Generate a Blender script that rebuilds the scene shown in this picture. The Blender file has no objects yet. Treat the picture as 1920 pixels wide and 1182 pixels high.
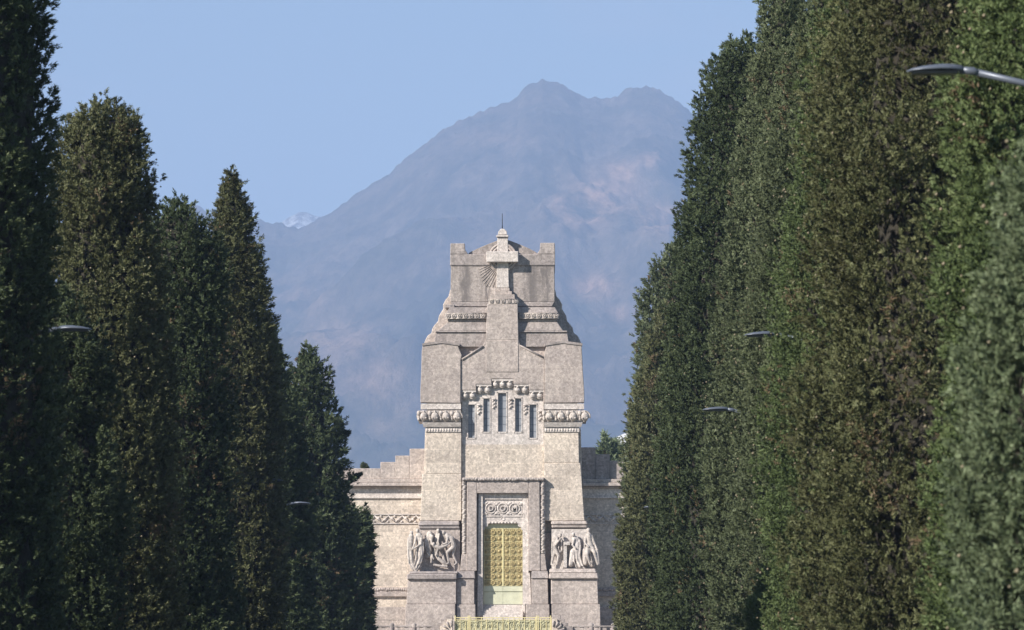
import bpy, math, random
import numpy as np
from mathutils import Vector, Matrix

# ------------------------------------------------------------------ camera, world, sun
sc = bpy.context.scene
C = sc.collection
R = math.radians
W_, H_, F_ = 1920.0, 1182.0, 10000.0
CAMZ = 1.6
PITCH = math.atan((1286 - 591) / F_)
YAW = math.atan(57 / F_)
cd = bpy.data.cameras.new('camera')
cam = bpy.data.objects.new('camera', cd)
C.objects.link(cam)
cam.location = (0, 0, CAMZ)
cam.rotation_euler = (math.pi / 2 + PITCH, 0, YAW)
cd.sensor_width = 36
cd.lens = 36 * F_ / W_
cd.clip_start = 1
cd.clip_end = 60000
cd.dof.use_dof = True
cd.dof.focus_distance = 290
cd.dof.aperture_fstop = 5.6
sc.camera = cam

SUN_AZ = R(52)      # from the direction facing the camera, towards the left
SUN_EL = R(31)
sdir = Vector((-math.sin(SUN_AZ) * math.cos(SUN_EL), -math.cos(SUN_AZ) * math.cos(SUN_EL), math.sin(SUN_EL)))
sl = bpy.data.lights.new('sun', 'SUN')
sl.energy = 5.0
sl.angle = R(0.5)
sl.color = (1.0, 0.94, 0.86)
so = bpy.data.objects.new('sun', sl)
C.objects.link(so)
so.rotation_euler = sdir.to_track_quat('Z', 'Y').to_euler()

world = bpy.data.worlds.new('World')
sc.world = world
world.use_nodes = True
wn = world.node_tree
wn.nodes.clear()
sky = wn.nodes.new('ShaderNodeTexSky')
sky.sky_type = 'NISHITA'
sky.sun_disc = False
sky.sun_elevation = SUN_EL
sky.sun_rotation = math.atan2(sdir.x, sdir.y)
sky.altitude = 250
sky.air_density = 1.0
sky.dust_density = 0.2
sky.ozone_density = 3.0
bg = wn.nodes.new('ShaderNodeBackground')
bg.inputs['Strength'].default_value = 0.066
wo = wn.nodes.new('ShaderNodeOutputWorld')
# thin high cloud wisps
tc = wn.nodes.new('ShaderNodeTexCoord')
mp = wn.nodes.new('ShaderNodeMapping')
mp.inputs['Scale'].default_value = (14, 14, 42)
mp.inputs['Location'].default_value = (0.3, 0.0, 0.9)
nz = wn.nodes.new('ShaderNodeTexNoise')
nz.inputs['Scale'].default_value = 1.0
nz.inputs['Detail'].default_value = 5
rp = wn.nodes.new('ShaderNodeValToRGB')
rp.color_ramp.elements[0].position = 0.56
rp.color_ramp.elements[0].color = (0, 0, 0, 1)
rp.color_ramp.elements[1].position = 0.80
rp.color_ramp.elements[1].color = (0.35, 0.35, 0.35, 1)
mx = wn.nodes.new('ShaderNodeMixRGB')
mx.inputs['Color2'].default_value = (6.4, 5.9, 6.6, 1)
wn.links.new(tc.outputs['Generated'], mp.inputs['Vector'])
wn.links.new(mp.outputs['Vector'], nz.inputs['Vector'])
wn.links.new(nz.outputs['Fac'], rp.inputs['Fac'])
wn.links.new(rp.outputs['Color'], mx.inputs['Fac'])
wn.links.new(sky.outputs['Color'], mx.inputs['Color1'])
wn.links.new(mx.outputs['Color'], bg.inputs['Color'])
wn.links.new(bg.outputs['Background'], wo.inputs['Surface'])

sc.view_settings.view_transform = 'Standard'
sc.view_settings.look = 'None'
sc.view_settings.exposure = 0.76
sc.view_settings.gamma = 1
sc.cycles.max_bounces = 6
sc.cycles.diffuse_bounces = 3
sc.cycles.volume_bounces = 1
sc.cycles.transparent_max_bounces = 4

# ------------------------------------------------------------------ pixel <-> world while measuring
RM = Matrix.Rotation(YAW, 3, 'Z') @ Matrix.Rotation(math.pi / 2 + PITCH, 3, 'X')
def P(px, py, Y):
    d = RM @ Vector(((px - W_ / 2) / F_, -(py - H_ / 2) / F_, -1))
    t = Y / d.y
    return Vector((d.x * t, Y, CAMZ + d.z * t))

# ------------------------------------------------------------------ helpers
def tag(o, label=None, cat=None, group=None, kind=None):
    if label: o['label'] = label
    if cat: o['category'] = cat
    if group: o['group'] = group
    if kind: o['kind'] = kind
    return o

def empty(name, loc, label=None, cat=None, group=None, rz=0):
    o = bpy.data.objects.new(name, None)
    o.empty_display_size = 0.5
    C.objects.link(o)
    o.location = loc
    o.rotation_euler = (0, 0, rz)
    return tag(o, label, cat, group)

def link_mesh(name, me, parent=None):
    o = bpy.data.objects.new(name, me)
    C.objects.link(o)
    if parent is not None: o.parent = parent
    return o

class MB:
    def __init__(s):
        s.v = []; s.f = []; s.sm = []
    def add(s, vs, fs, smooth=False):
        n = len(s.v)
        s.v += [tuple(v) for v in vs]
        s.f += [tuple(i + n for i in f) for f in fs]
        s.sm += [smooth] * len(fs)
        return s
    def box(s, x0, x1, y0, y1, z0, z1):
        return s.add([(x0,y0,z0),(x1,y0,z0),(x1,y1,z0),(x0,y1,z0),(x0,y0,z1),(x1,y0,z1),(x1,y1,z1),(x0,y1,z1)],
                     [(0,3,2,1),(4,5,6,7),(0,1,5,4),(1,2,6,5),(2,3,7,6),(3,0,4,7)])
    def frus(s, b, t):   # b,t = (x0,x1,y0,y1,z)
        return s.add([(b[0],b[2],b[4]),(b[1],b[2],b[4]),(b[1],b[3],b[4]),(b[0],b[3],b[4]),
                      (t[0],t[2],t[4]),(t[1],t[2],t[4]),(t[1],t[3],t[4]),(t[0],t[3],t[4])],
                     [(0,3,2,1),(4,5,6,7),(0,1,5,4),(1,2,6,5),(2,3,7,6),(3,0,4,7)])
    def prism(s, pts, y0, y1):    # pts (x,z) ; extruded along y
        a = sum(pts[i][0]*pts[(i+1)%len(pts)][1]-pts[(i+1)%len(pts)][0]*pts[i][1] for i in range(len(pts)))
        if a < 0: pts = pts[::-1]
        n = len(pts)
        vs = [(x, y0, z) for x, z in pts] + [(x, y1, z) for x, z in pts]
        fs = [tuple(range(n)), tuple(range(2*n-1, n-1, -1))]
        fs += [(i, i+n, (i+1)%n+n, (i+1)%n) for i in range(n)]
        return s.add(vs, fs)
    def tube(s, pts, rs, n=10, cap=True):
        pts = [Vector(p) for p in pts]
        vs = []; fs = []
        for i, p in enumerate(pts):
            t = (pts[min(i+1, len(pts)-1)] - pts[max(i-1, 0)]).normalized()
            a = t.orthogonal().normalized() if i == 0 else (u - t * u.dot(t)).normalized()
            u = a; b = t.cross(a)
            r = rs[i] if isinstance(rs, (list, tuple)) else rs
            for k in range(n):
                an = 2*math.pi*k/n
                vs.append(p + (a*math.cos(an) + b*math.sin(an))*r)
        for i in range(len(pts)-1):
            for k in range(n):
                fs.append((i*n+k, i*n+(k+1)%n, (i+1)*n+(k+1)%n, (i+1)*n+k))
        if cap:
            fs.append(tuple(range(n-1, -1, -1)))
            fs.append(tuple(range((len(pts)-1)*n, len(pts)*n)))
        return s.add(vs, fs, True)
    def ball(s, c, r, nu=10, nv=7):
        if not isinstance(r, (tuple, list)): r = (r, r, r)
        vs = []; fs = []
        for j in range(1, nv):
            th = math.pi*j/nv
            for i in range(nu):
                ph = 2*math.pi*i/nu
                vs.append((c[0]+r[0]*math.sin(th)*math.cos(ph), c[1]+r[1]*math.sin(th)*math.sin(ph), c[2]+r[2]*math.cos(th)))
        top = len(vs); vs.append((c[0], c[1], c[2]+r[2])); vs.append((c[0], c[1], c[2]-r[2]))
        for j in range(nv-2):
            for i in range(nu):
                fs.append((j*nu+i, (j+1)*nu+i, (j+1)*nu+(i+1)%nu, j*nu+(i+1)%nu))
        for i in range(nu):
            fs.append((top, i, (i+1)%nu))
            fs.append((top+1, (nv-2)*nu+(i+1)%nu, (nv-2)*nu+i))
        return s.add(vs, fs, True)
    def ring(s, c, R0, r, n=28, m=6, a0=0, a1=2*math.pi):   # ring in the xz plane
        pts = [(c[0]+R0*math.cos(a0+(a1-a0)*k/n), c[1], c[2]+R0*math.sin(a0+(a1-a0)*k/n)) for k in range(n+1)]
        return s.tube(pts, r, m)
    def build(s, name, mat, parent=None, bevel=0):
        me = bpy.data.meshes.new(name)
        me.from_pydata(s.v, [], s.f)
        me.polygons.foreach_set('use_smooth', s.sm)
        me.materials.append(mat)
        me.update()
        o = link_mesh(name, me, parent)
        if bevel:
            b = o.modifiers.new('bevel', 'BEVEL'); b.width = bevel; b.segments = 1
            b.limit_method = 'ANGLE'; b.angle_limit = R(35)
        return o

# numpy value noise
def _h(ix, iy, iz, seed):
    n = (ix.astype(np.int64)*374761393 + iy.astype(np.int64)*668265263 + iz.astype(np.int64)*2147483647 + seed*1274126177) & 0xffffffff
    n = ((n ^ (n >> 13)) * 1274126177) & 0xffffffff
    n = ((n ^ (n >> 16)) * 2246822519) & 0xffffffff
    return ((n ^ (n >> 15)) & 0xffffff) / float(0xffffff)
def vnoise(x, y, z, seed=0):
    x0 = np.floor(x); y0 = np.floor(y); z0 = np.floor(z)
    fx = x-x0; fy = y-y0; fz = z-z0
    fx = fx*fx*(3-2*fx); fy = fy*fy*(3-2*fy); fz = fz*fz*(3-2*fz)
    r = 0
    for i in (0, 1):
        for j in (0, 1):
            for k in (0, 1):
                w = (fx if i else 1-fx)*(fy if j else 1-fy)*(fz if k else 1-fz)
                r = r + w*_h(x0+i, y0+j, z0+k, seed)
    return r*2-1
def fbm(x, y, z, seed=0, o=4):
    r = 0; a = 1; t = 0
    for k in range(o):
        r = r + a*vnoise(x*2**k, y*2**k, z*2**k, seed+k*7); t += a; a *= .5
    return r/t

# ------------------------------------------------------------------ materials
def newmat(name, rough=.85, spec=.25):
    m = bpy.data.materials.new(name); m.use_nodes = True
    nt = m.node_tree; b = nt.nodes['Principled BSDF']
    b.inputs['Roughness'].default_value = rough
    b.inputs['Specular IOR Level'].default_value = spec
    return m, nt, b
def nd(nt, t, **kw):
    n = nt.nodes.new(t)
    for k, v in kw.items():
        if k in n.inputs.keys(): n.inputs[k].default_value = v
        else: setattr(n, k, v)
    return n
def mixc(nt, a, b, fac, mode='MIX'):
    n = nt.nodes.new('ShaderNodeMixRGB'); n.blend_type = mode
    for s, v in ((n.inputs[0], fac), (n.inputs[1], a), (n.inputs[2], b)):
        if hasattr(v, 'links'): nt.links.new(v, s)
        elif isinstance(v, (int, float)): s.default_value = v
        else: s.default_value = (*v, 1)
    return n.outputs[0]
def ramp(nt, src, *stops):
    n = nt.nodes.new('ShaderNodeValToRGB'); cr = n.color_ramp
    while len(cr.elements) < len(stops): cr.elements.new(.5)
    for e, (p, c) in zip(cr.elements, stops):
        e.position = p; e.color = (c, c, c, 1) if isinstance(c, (int, float)) else (*c, 1)
    nt.links.new(src, n.inputs[0]); return n.outputs[0]
def coords(nt, scale=(1, 1, 1), rot=(0, 0, 0)):
    t = nt.nodes.new('ShaderNodeTexCoord'); m = nt.nodes.new('ShaderNodeMapping')
    m.inputs['Scale'].default_value = scale; m.inputs['Rotation'].default_value = rot
    nt.links.new(t.outputs['Object'], m.inputs['Vector']); return m.outputs[0]
def noise(nt, vec, scale, detail=4, rough=.55):
    n = nd(nt, 'ShaderNodeTexNoise', Scale=scale, Detail=detail, Roughness=rough)
    nt.links.new(vec, n.inputs['Vector']); return n.outputs['Fac']

def stone(name, c1, c2, dark, stain=.5, joints=.16, block=(1.6, .8)):
    """ceppo-like conglomerate: pebbles, soot patches, faint joints between blocks"""
    m, nt, b = newmat(name, .92, .15)
    v = coords(nt)
    big = noise(nt, v, .55, 5, .6)
    c1 = (c1[0]*.95, c1[1]*.94, c1[2]*.95); c2 = (c2[0]*.93, c2[1]*.91, c2[2]*.93)
    base = mixc(nt, c1, c2, ramp(nt, big, (.36, 0.), (.64, 1.)))
    # per block tone
    vb = coords(nt, rot=(math.pi/2, 0, 0))
    br = nd(nt, 'ShaderNodeTexBrick', Scale=1.0)
    br.inputs['Color1'].default_value = (.55, .55, .56, 1); br.inputs['Color2'].default_value = (1, 1, 1, 1)
    br.inputs['Mortar'].default_value = (1.25, 1.22, 1.18, 1)
    br.inputs['Mortar Size'].default_value = .022; br.inputs['Mortar Smooth'].default_value = .6
    br.inputs['Brick Width'].default_value = block[0]; br.inputs['Row Height'].default_value = block[1]
    nt.links.new(vb, br.inputs['Vector'])
    base = mixc(nt, base, br.outputs['Color'], joints*1.7, 'MULTIPLY')
    # pebbles at two sizes
    for s, amt, lo in ((7.5, .38, .5), (15, .36, .55)):
        vo = nd(nt, 'ShaderNodeTexVoronoi', Scale=s); nt.links.new(v, vo.inputs['Vector'])
        g = nt.nodes.new('ShaderNodeRGBToBW'); nt.links.new(vo.outputs['Color'], g.inputs[0])
        base = mixc(nt, base, ramp(nt, g.outputs[0], (.2, lo), (.5, .9), (.78, 1.3)), amt, 'MULTIPLY')
    fine = noise(nt, v, 16, 6, .75)
    base = mixc(nt, base, ramp(nt, fine, (.35, .7), (.6, 1.12)), .35, 'MULTIPLY')
    pits = noise(nt, v, 13, 6, .8)
    base = mixc(nt, base, dark, ramp(nt, pits, (.63, 0.), (.73, .6)))
    # dark run-off stains, long in z
    vs = coords(nt, scale=(1.6, 1.6, .18))
    st = noise(nt, vs, 1.2, 7, .7)
    base = mixc(nt, base, dark, mixc(nt, (0, 0, 0), ramp(nt, st, (.48, 0.), (.68, 1.)), stain))
    nt.links.new(base, b.inputs['Base Color'])
    bp = nd(nt, 'ShaderNodeBump', Strength=.55, Distance=.04)
    nt.links.new(mixc(nt, fine, pits, .5), bp.inputs['Height'])
    nt.links.new(bp.outputs['Normal'], b.inputs['Normal'])
    return m

M = {}
M['grey'] = stone('weathered_grey_stone', (.45, .395, .355), (.35, .31, .285), (.17, .155, .145), .65, .12)
M['streaked'] = stone('rain_streaked_stone', (.50, .44, .395), (.40, .355, .32), (.19, .172, .16), .5, .12)
def add_streaks(m, xs_, z0, z1):
    nt = m.node_tree; b = nt.nodes['Principled BSDF']
    old = b.inputs['Base Color'].links[0].from_socket
    t = nt.nodes.new('ShaderNodeTexCoord'); sp_ = nt.nodes.new('ShaderNodeSeparateXYZ'); nt.links.new(t.outputs['Object'], sp_.inputs[0])
    wob = noise(nt, coords(nt, scale=(1.5, 1.5, .5)), 2.2, 5, .6)
    def mth(op, a_, b_=0.):
        n_ = nt.nodes.new('ShaderNodeMath'); n_.operation = op
        for i_, v_ in ((0, a_), (1, b_)):
            if hasattr(v_, 'links'): nt.links.new(v_, n_.inputs[i_])
            else: n_.inputs[i_].default_value = v_
        return n_.outputs[0]
    x_ = mth('ADD', sp_.outputs['X'], mth('MULTIPLY', mth('SUBTRACT', wob, .5), 1.1))
    tot = None
    for x0_, w_ in xs_:
        k_ = mth('SUBTRACT', 1.0, mth('MULTIPLY', mth('ABSOLUTE', mth('SUBTRACT', x_, x0_)), 1/w_))
        k_ = mth('MAXIMUM', k_, 0.)
        tot = k_ if tot is None else mth('MAXIMUM', tot, k_)
    tot = mth('MULTIPLY', tot, mth('MULTIPLY', wob, 1.9))
    nt.links.new(mixc(nt, old, (.15, .135, .13), mth('MINIMUM', tot, .8)), b.inputs['Base Color'])
add_streaks(M['streaked'], ((-2.15, .42), (1.75, .6), (-.9, .2), (2.6, .25)), 0, 0)
M['portal'] = stone('portal_stone', (.52, .45, .40), (.45, .395, .35), (.22, .195, .18), .3, .08)
M['mid'] = stone('pinkish_stone', (.57, .495, .435), (.475, .415, .37), (.22, .198, .182), .38, .14)
M['cream'] = stone('cream_stone', (.72, .63, .52), (.64, .56, .465), (.32, .28, .24), .10, .22)
M['pale'] = stone('pale_carved_stone', (.70, .64, .58), (.62, .565, .51), (.30, .275, .25), .12, .05)
M['ledge'] = stone('sooty_ledge_stone', (.46, .405, .37), (.37, .33, .305), (.18, .165, .155), .45, .05)
M['statue'] = stone('statue_stone', (.60, .54, .475), (.50, .45, .405), (.24, .22, .20), .2, .0)

def simple(name, col, rough=.5, metal=0., var=.25, scale=4, spec=.4):
    m, nt, b = newmat(name, rough, spec)
    v = coords(nt)
    n = noise(nt, v, scale, 6, .65)
    c = mixc(nt, tuple(x*(1-var) for x in col), tuple(min(1, x*(1+var)) for x in col), ramp(nt, n, (.35, 0.), (.65, 1.)))
    nt.links.new(c, b.inputs['Base Color']); b.inputs['Metallic'].default_value = metal
    return m
M['bronze'] = simple('gilded_bronze', (.42, .34, .17), .55, .0, .3, 9)
M['bronze_edge'] = simple('pale_gilt_moulding', (.68, .60, .33), .5, .0, .15, 9)
M['verdigris'] = simple('pale_verdigris_sheet', (.56, .56, .41), .6, 0, .1, 3)
M['verdigris_gate'] = simple('weathered_green_gold_metal', (.44, .42, .27), .6, 0, .4, 5)
M['glass'] = simple('frosted_grey_pane', (.25, .27, .30), .6, 0, .12, 1.3, .5)
M['iron'] = simple('dark_iron', (.03, .035, .04), .5, .3, .2)
M['lamp'] = simple('grey_painted_aluminium', (.11, .125, .155), .38, .2, .08, 6)
M['lamp_dark'] = simple('dark_lamp_underside', (.035, .04, .05), .3, 0, .1)
M['bark'] = simple('cypress_bark', (.14, .10, .07), .9, 0, .35, 7)
M['asphalt'] = simple('asphalt', (.05, .05, .052), .9, 0, .2, 5)
M['path'] = simple('pale_gravel', (.28, .26, .23), .95, 0, .25, 8)
M['grass'] = simple('mown_grass', (.06, .09, .03), .95, 0, .35, 2)
M['plaster'] = simple('pale_plaster', (.62, .62, .62), .9, 0, .08, 1)
M['rooftile'] = simple('roof_tiles', (.30, .14, .09), .9, 0, .2, 2)
M['dark'] = simple('window_glass_dark', (.04, .05, .06), .2, 0, .1)

# ------------------------------------------------------------------ ground, road, terrace
g = MB().box(-7000, 7000, -400, 23500, -.5, 0).build('ground', M['grass']); tag(g, kind='structure')
AX = -2.45
g = MB().box(AX-4.3, AX+4.3, -60, 284, -.2, .004).build('road', M['asphalt']); tag(g, kind='structure')
for nm, a, b_ in (('pavement', AX-6.6, AX-4.3), ('pavement', AX+4.3, AX+6.2)):
    g = MB().box(a, b_, -60, 284, -.2, .14).build(nm, M['path']); tag(g, kind='structure')
TZ = 2.6
g = MB()
for i in range(14):
    g.box(AX-9, AX+9, 285+i*.34, 290.5, i*TZ/14+.002*i, (i+1)*TZ/14+.002*i)
g.build('terrace_steps', M['mid']); tag(bpy.data.objects['terrace_steps'], kind='structure')
g = MB().box(-60, 56, 290.5, 350, -.4, TZ).build('terrace', M['path']); tag(g, kind='structure')

# ------------------------------------------------------------------ mountains
def mountain_mat(snow=False):
    m, nt, b = newmat('snowy_rock' if snow else 'winter_woodland_slope', .95, .05)
    v = coords(nt, scale=(.5, .3, .4))
    n1 = noise(nt, v, .012, 9, .68); n2 = noise(nt, v, .004, 5, .6); n3 = noise(nt, v, .07, 7, .8)
    if snow:
        c = mixc(nt, (.11, .11, .12), (.80, .80, .82), ramp(nt, n3, (.44, 0.), (.56, 1.)))
    else:
        c = mixc(nt, (.05, .045, .032), (.17, .13, .10), ramp(nt, n1, (.36, 0.), (.62, 1.)))
        c = mixc(nt, c, (.045, .055, .03), ramp(nt, n2, (.52, 0.), (.66, .7)))
        c = mixc(nt, c, (.5, .5, .5), .0)
        at = nt.nodes.new('ShaderNodeAttribute'); at.attribute_name = 'bare'
        k = nt.nodes.new('ShaderNodeMath'); k.operation = 'MULTIPLY'
        nt.links.new(at.outputs['Fac'], k.inputs[0]); nt.links.new(ramp(nt, n1, (.36, 0.), (.50, 1.)), k.inputs[1])
        c = mixc(nt, c, (.66, .40, .27), k.outputs[0])
        c = mixc(nt, c, ramp(nt, n3, (.38, .3), (.64, 1.8)), .6, 'MULTIPLY')
    nt.links.new(c, b.inputs['Base Color'])
    bp = nd(nt, 'ShaderNodeBump', Strength=1.0, Distance=18.0)
    nt.links.new(n3, bp.inputs['Height']); nt.links.new(bp.outputs['Normal'], b.inputs['Normal'])
    return m

def grid_mesh(name, X, Y, Z, mat, attr=None):
    X = X*2; Y = Y*2; Z = np.maximum((Z-CAMZ)*2+CAMZ, -.3)      # the grids are drawn up at 2 m to the unit
    ny, nx = X.shape
    co = np.stack([X, Y, Z], -1).reshape(-1, 3)
    i = np.arange(nx*ny).reshape(ny, nx)
    q = np.stack([i[:-1, :-1], i[:-1, 1:], i[1:, 1:], i[1:, :-1]], -1).reshape(-1, 4)
    me = bpy.data.meshes.new(name)
    me.vertices.add(len(co)); me.vertices.foreach_set('co', co.ravel())
    me.loops.add(q.size); me.loops.foreach_set('vertex_index', q.ravel().astype(np.int32))
    me.polygons.add(len(q)); me.polygons.foreach_set('loop_start', np.arange(0, q.size, 4, dtype=np.int32))
    me.update(calc_edges=True)
    me.polygons.foreach_set('use_smooth', np.ones(len(q), bool))
    if attr is not None:
        a = me.attributes.new('bare', 'FLOAT', 'POINT'); a.data.foreach_set('value', attr.ravel().astype(np.float32))
    me.materials.append(mat)
    o = link_mesh(name, me); tag(o, kind='structure'); return o

ridge = [(-2200,560),(-1200,520),(-500,470),(-100,445),(150,420),(300,402),(345,392),(365,394),(385,402),(410,408),(480,417),(520,420),(560,426),(590,420),(612,408),(640,388),
         (665,370),(690,350),(730,322),(770,295),(800,275),(830,248),(855,232),(880,217),(900,210),(930,197),(958,190),(972,184),(985,172),(1000,165),
         (1018,159),(1045,164),(1070,173),(1095,182),(1130,187),(1158,185),(1170,176),(1185,167),(1215,163),(1240,171),(1262,184),(1285,203),
         (1310,226),(1400,300),(1550,400),(1750,470),(2100,540),(2700,600),(4200,640)]
YR = 6000.0
rx = np.array([P(a, 591, YR).x for a, b in ridge]); rz = np.array([P(a, b, YR).z for a, b in ridge])
xs = np.concatenate([np.arange(-1900, -430, 12.0), np.arange(-430, 270, 2.5), np.arange(270, 1900, 12.0)])
ys = np.concatenate([np.arange(3000, YR+1, 9.0), [YR+8, YR+40, YR+150, YR+500, YR+1100]])
X, Y = np.meshgrid(xs, ys)
Hx = np.interp(X, rx, rz) + 7.0*fbm(X*.022, 0*X, 0*X, 5, 5)
t = np.clip((Y-3000)/(YR-3000), 0, 1)
fall = np.where(Y <= YR, .10*t + .90*t**1.35, 1-(Y-YR)/1200)
wx = X + 300*fbm(X*.0012, Y*.0012, 0*X, 3, 3)
sp = 1-np.abs(fbm((wx+Y*.42)*.0030, (Y-X*.2)*.0010, 0*X, 11, 4))*2.2
sp2 = 1-np.abs(fbm((wx-Y*.35)*.0075, Y*.003, 0*X, 23, 4))*2.2
amp = np.clip(t*2.2, 0, 1)*np.clip((1-t)*3.6, 0, 1)*np.where(Y <= YR, 1, 0)
Z = Hx*fall + amp*(80*sp+26*sp2-58) + 9*amp*fbm(X*.02, Y*.012, 0*X, 31, 3)
Z += 6.5*np.abs(fbm(X*.085, Y*.05, 0*X, 41, 3)) + amp*8*(1-2*np.abs(fbm((wx*.9+Y*.2)*.02, Y*.004, 0*X, 57, 3)))
Z = np.maximum(Z, -5)
# bare, dry-grass clearings (object space patches on the slope)
bare = np.zeros_like(X)
YY = np.clip(Y, 1, None)
for (px, py, sx, sy, w) in ((1130,365,60,36,.9),(1160,325,34,24,.7),(1090,400,50,25,.9),(1060,385,30,20,.7),(1235,410,35,25,.8),(1225,300,30,14,.6),
                            (1110,540,45,22,.7),(1150,590,40,16,.5),(640,640,60,40,.32),(700,720,60,50,.36),(610,700,40,50,.25),(760,760,60,30,.25),(720,800,60,30,.2),(1010,640,60,40,.2),
                            (560,560,60,30,.25),(930,260,60,20,.15)):
    # where the line of sight of this spot meets the slope
    q = P(px, py, 1.0); dx = q.x; dz = q.z-CAMZ
    ang_x = X/YY; ang_z = (Z-CAMZ)/YY
    bare = np.maximum(bare, w*np.exp(-(((ang_x-dx)*F_/sx)**2+((ang_z-dz)*F_/sy)**2)))
bare *= np.where(Y <= YR, 1, 0)
grid_mesh('mountain', X, Y, Z, mountain_mat(), bare)

YS = 7700.0
pk = [(470,440),(500,430),(525,418),(540,408),(552,402),(563,396),(575,398),(588,404),(603,406),(618,412),(640,425),(680,440),(760,470)]
sx_ = np.array([P(a, 591, YS).x for a, b in pk]); sz_ = np.array([P(a, b, YS).z for a, b in pk])
X, Y = np.meshgrid(np.arange(sx_[0]-500, sx_[-1]+500, 6.0), np.arange(YS-1300, YS+1300, 14.0))
Hx = np.interp(X, sx_, sz_); tt = 1-np.abs(Y-YS)/1300
Z = Hx*(.3+.7*tt) + 60*fbm(X*.006, Y*.006, 0*X, 8, 5)*np.clip((1-tt)*3, .12, 1)
Z = np.where(tt < .02, -5, Z)
grid_mesh('snowy_mountain', X, Y, Z, mountain_mat(True))

# ------------------------------------------------------------------ monument
DF = 312.5
zt, zb = P(942, 430, DF).z, P(942, 1180, DF).z
SZ = (zt-zb)/750.0
SX = (P(1100, 800, DF).x-P(784, 800, DF).x)/316.0
X0 = P(942, 800, DF).x
def lx(px): return (px-942)*SX
def lz(py): return zt-(py-430)*SZ-TZ
def ly(d): return -d*SX
def bb(mb, x0, x1, yt, yb, df, db, xt=None, dt=None):
    """box in photograph units; xt, dt: other x range / front depth at the top"""
    xt = xt or (x0, x1); dt = df if dt is None else dt
    return mb.frus((lx(x0), lx(x1), ly(df), ly(db), lz(yb)), (lx(xt[0]), lx(xt[1]), ly(dt), ly(db), lz(yt)))
def pr(mb, pts, df, db): return mb.prism([(lx(a), lz(b)) for a, b in pts], ly(df), ly(db))
def pt(px, py, d): return (lx(px), ly(d), lz(py))

mon = empty('cemetery_entrance', (X0, DF, TZ), 'tall pale stone entrance tower topped by a cross, closing the cypress avenue', 'building')
GY = 1286 + (1.6-TZ)/SZ + 0  # photograph row of the terrace level
GY = 430 + (zt-TZ)/SZ
BK = -300
rng = random.Random(4)

# --- lower tower
m = MB()
bb(m, 792, 1094, 804, 1000, -8, BK, xt=(797, 1089)); bb(m, 866, 1019, 838, 1000, 0, -8)                     # core
bb(m, 798, 865.5, 812, 890, 10, -1, xt=(799, 865.5)); bb(m, 788.5, 865.5, 890, 978, 12, -1, xt=(792, 865.5), dt=10)
bb(m, 1020, 1086, 812, 870, 10, -1, xt=(1020, 1085)); bb(m, 1020, 1096, 870, 978, 12, -1, xt=(1020, 1088.5), dt=10)
m.build('tower_shaft', M['cream'], mon, .03)
m = MB()
bb(m, 866, 1019.6, 835, 960, 3.5, -1.5); bb(m, 866, 905.5, 960, 1170, 3.5, -1.5); bb(m, 980.5, 1019.6, 960, 1170, 3.5, -1.5)
m.build('centre_wall', M['cream'], mon)
m = MB(); bb(m, 790, 1096, 1000, GY, -2.5, BK); m.build('tower_base', M['mid'], mon)
# --- upper block with flared bottom and stepped window opening (front plate with stair-shaped notch)
m = MB()
bb(m, 800, 1083, 652, 803, -6, BK+20)
m.build('tower_core', M['mid'], mon)
m = MB()
pl = [(788.5,757),(788.5,735),(790,700),(791,660),(793,648.5),(828,643.5),(858,648),(861,656),(866,668),(864,678),(864,758)]
pr(m, pl, 16, -5)
prt = [(1095.5,757),(1095.5,735),(1093,700),(1090.5,650),(1089.5,648),(1055,643.5),(1026,648),(1023,656),(1020,668),(1021,678),(1021,758)]
pr(m, prt, 16, -5)
gab = [(864.3,757),(864.3,677),(905,652),(910,640),(973,640),(976,652),(1020.7,674),(1020.7,757),(1019,757),(1019,733.5),(992,733.5),(992,722.5),(963,722.5),(963,712.5),(922,712.5),(922,722.5),(893,722.5),(893,733.5),(866,733.5),(866,757)]
pr(m, gab, 13, -5)
m.build('upper_wall', M['mid'], mon, .03)
# gable copings, slightly proud
m = MB()
for a, b_, c, d_ in ((866,676,906,651),(1020,673,975,650)):
    m = MB(); m.tube([pt(a, b_, 14), pt(c, d_, 14)], .06, 6)
    m.build('gable_moulding', M['grey'], mon)
m = MB()
pr(m, [(792,650.5),(828,645.5),(862,650.5),(862,646),(828,641),(792,646)], 18, -6)
m.build('coping', M['grey'], mon)
m = MB()
pr(m, [(1022,650.5),(1055,645.5),(1092,650.5),(1092,646),(1055,641),(1022,646)], 18, -6)
m.build('coping', M['grey'], mon)

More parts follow.
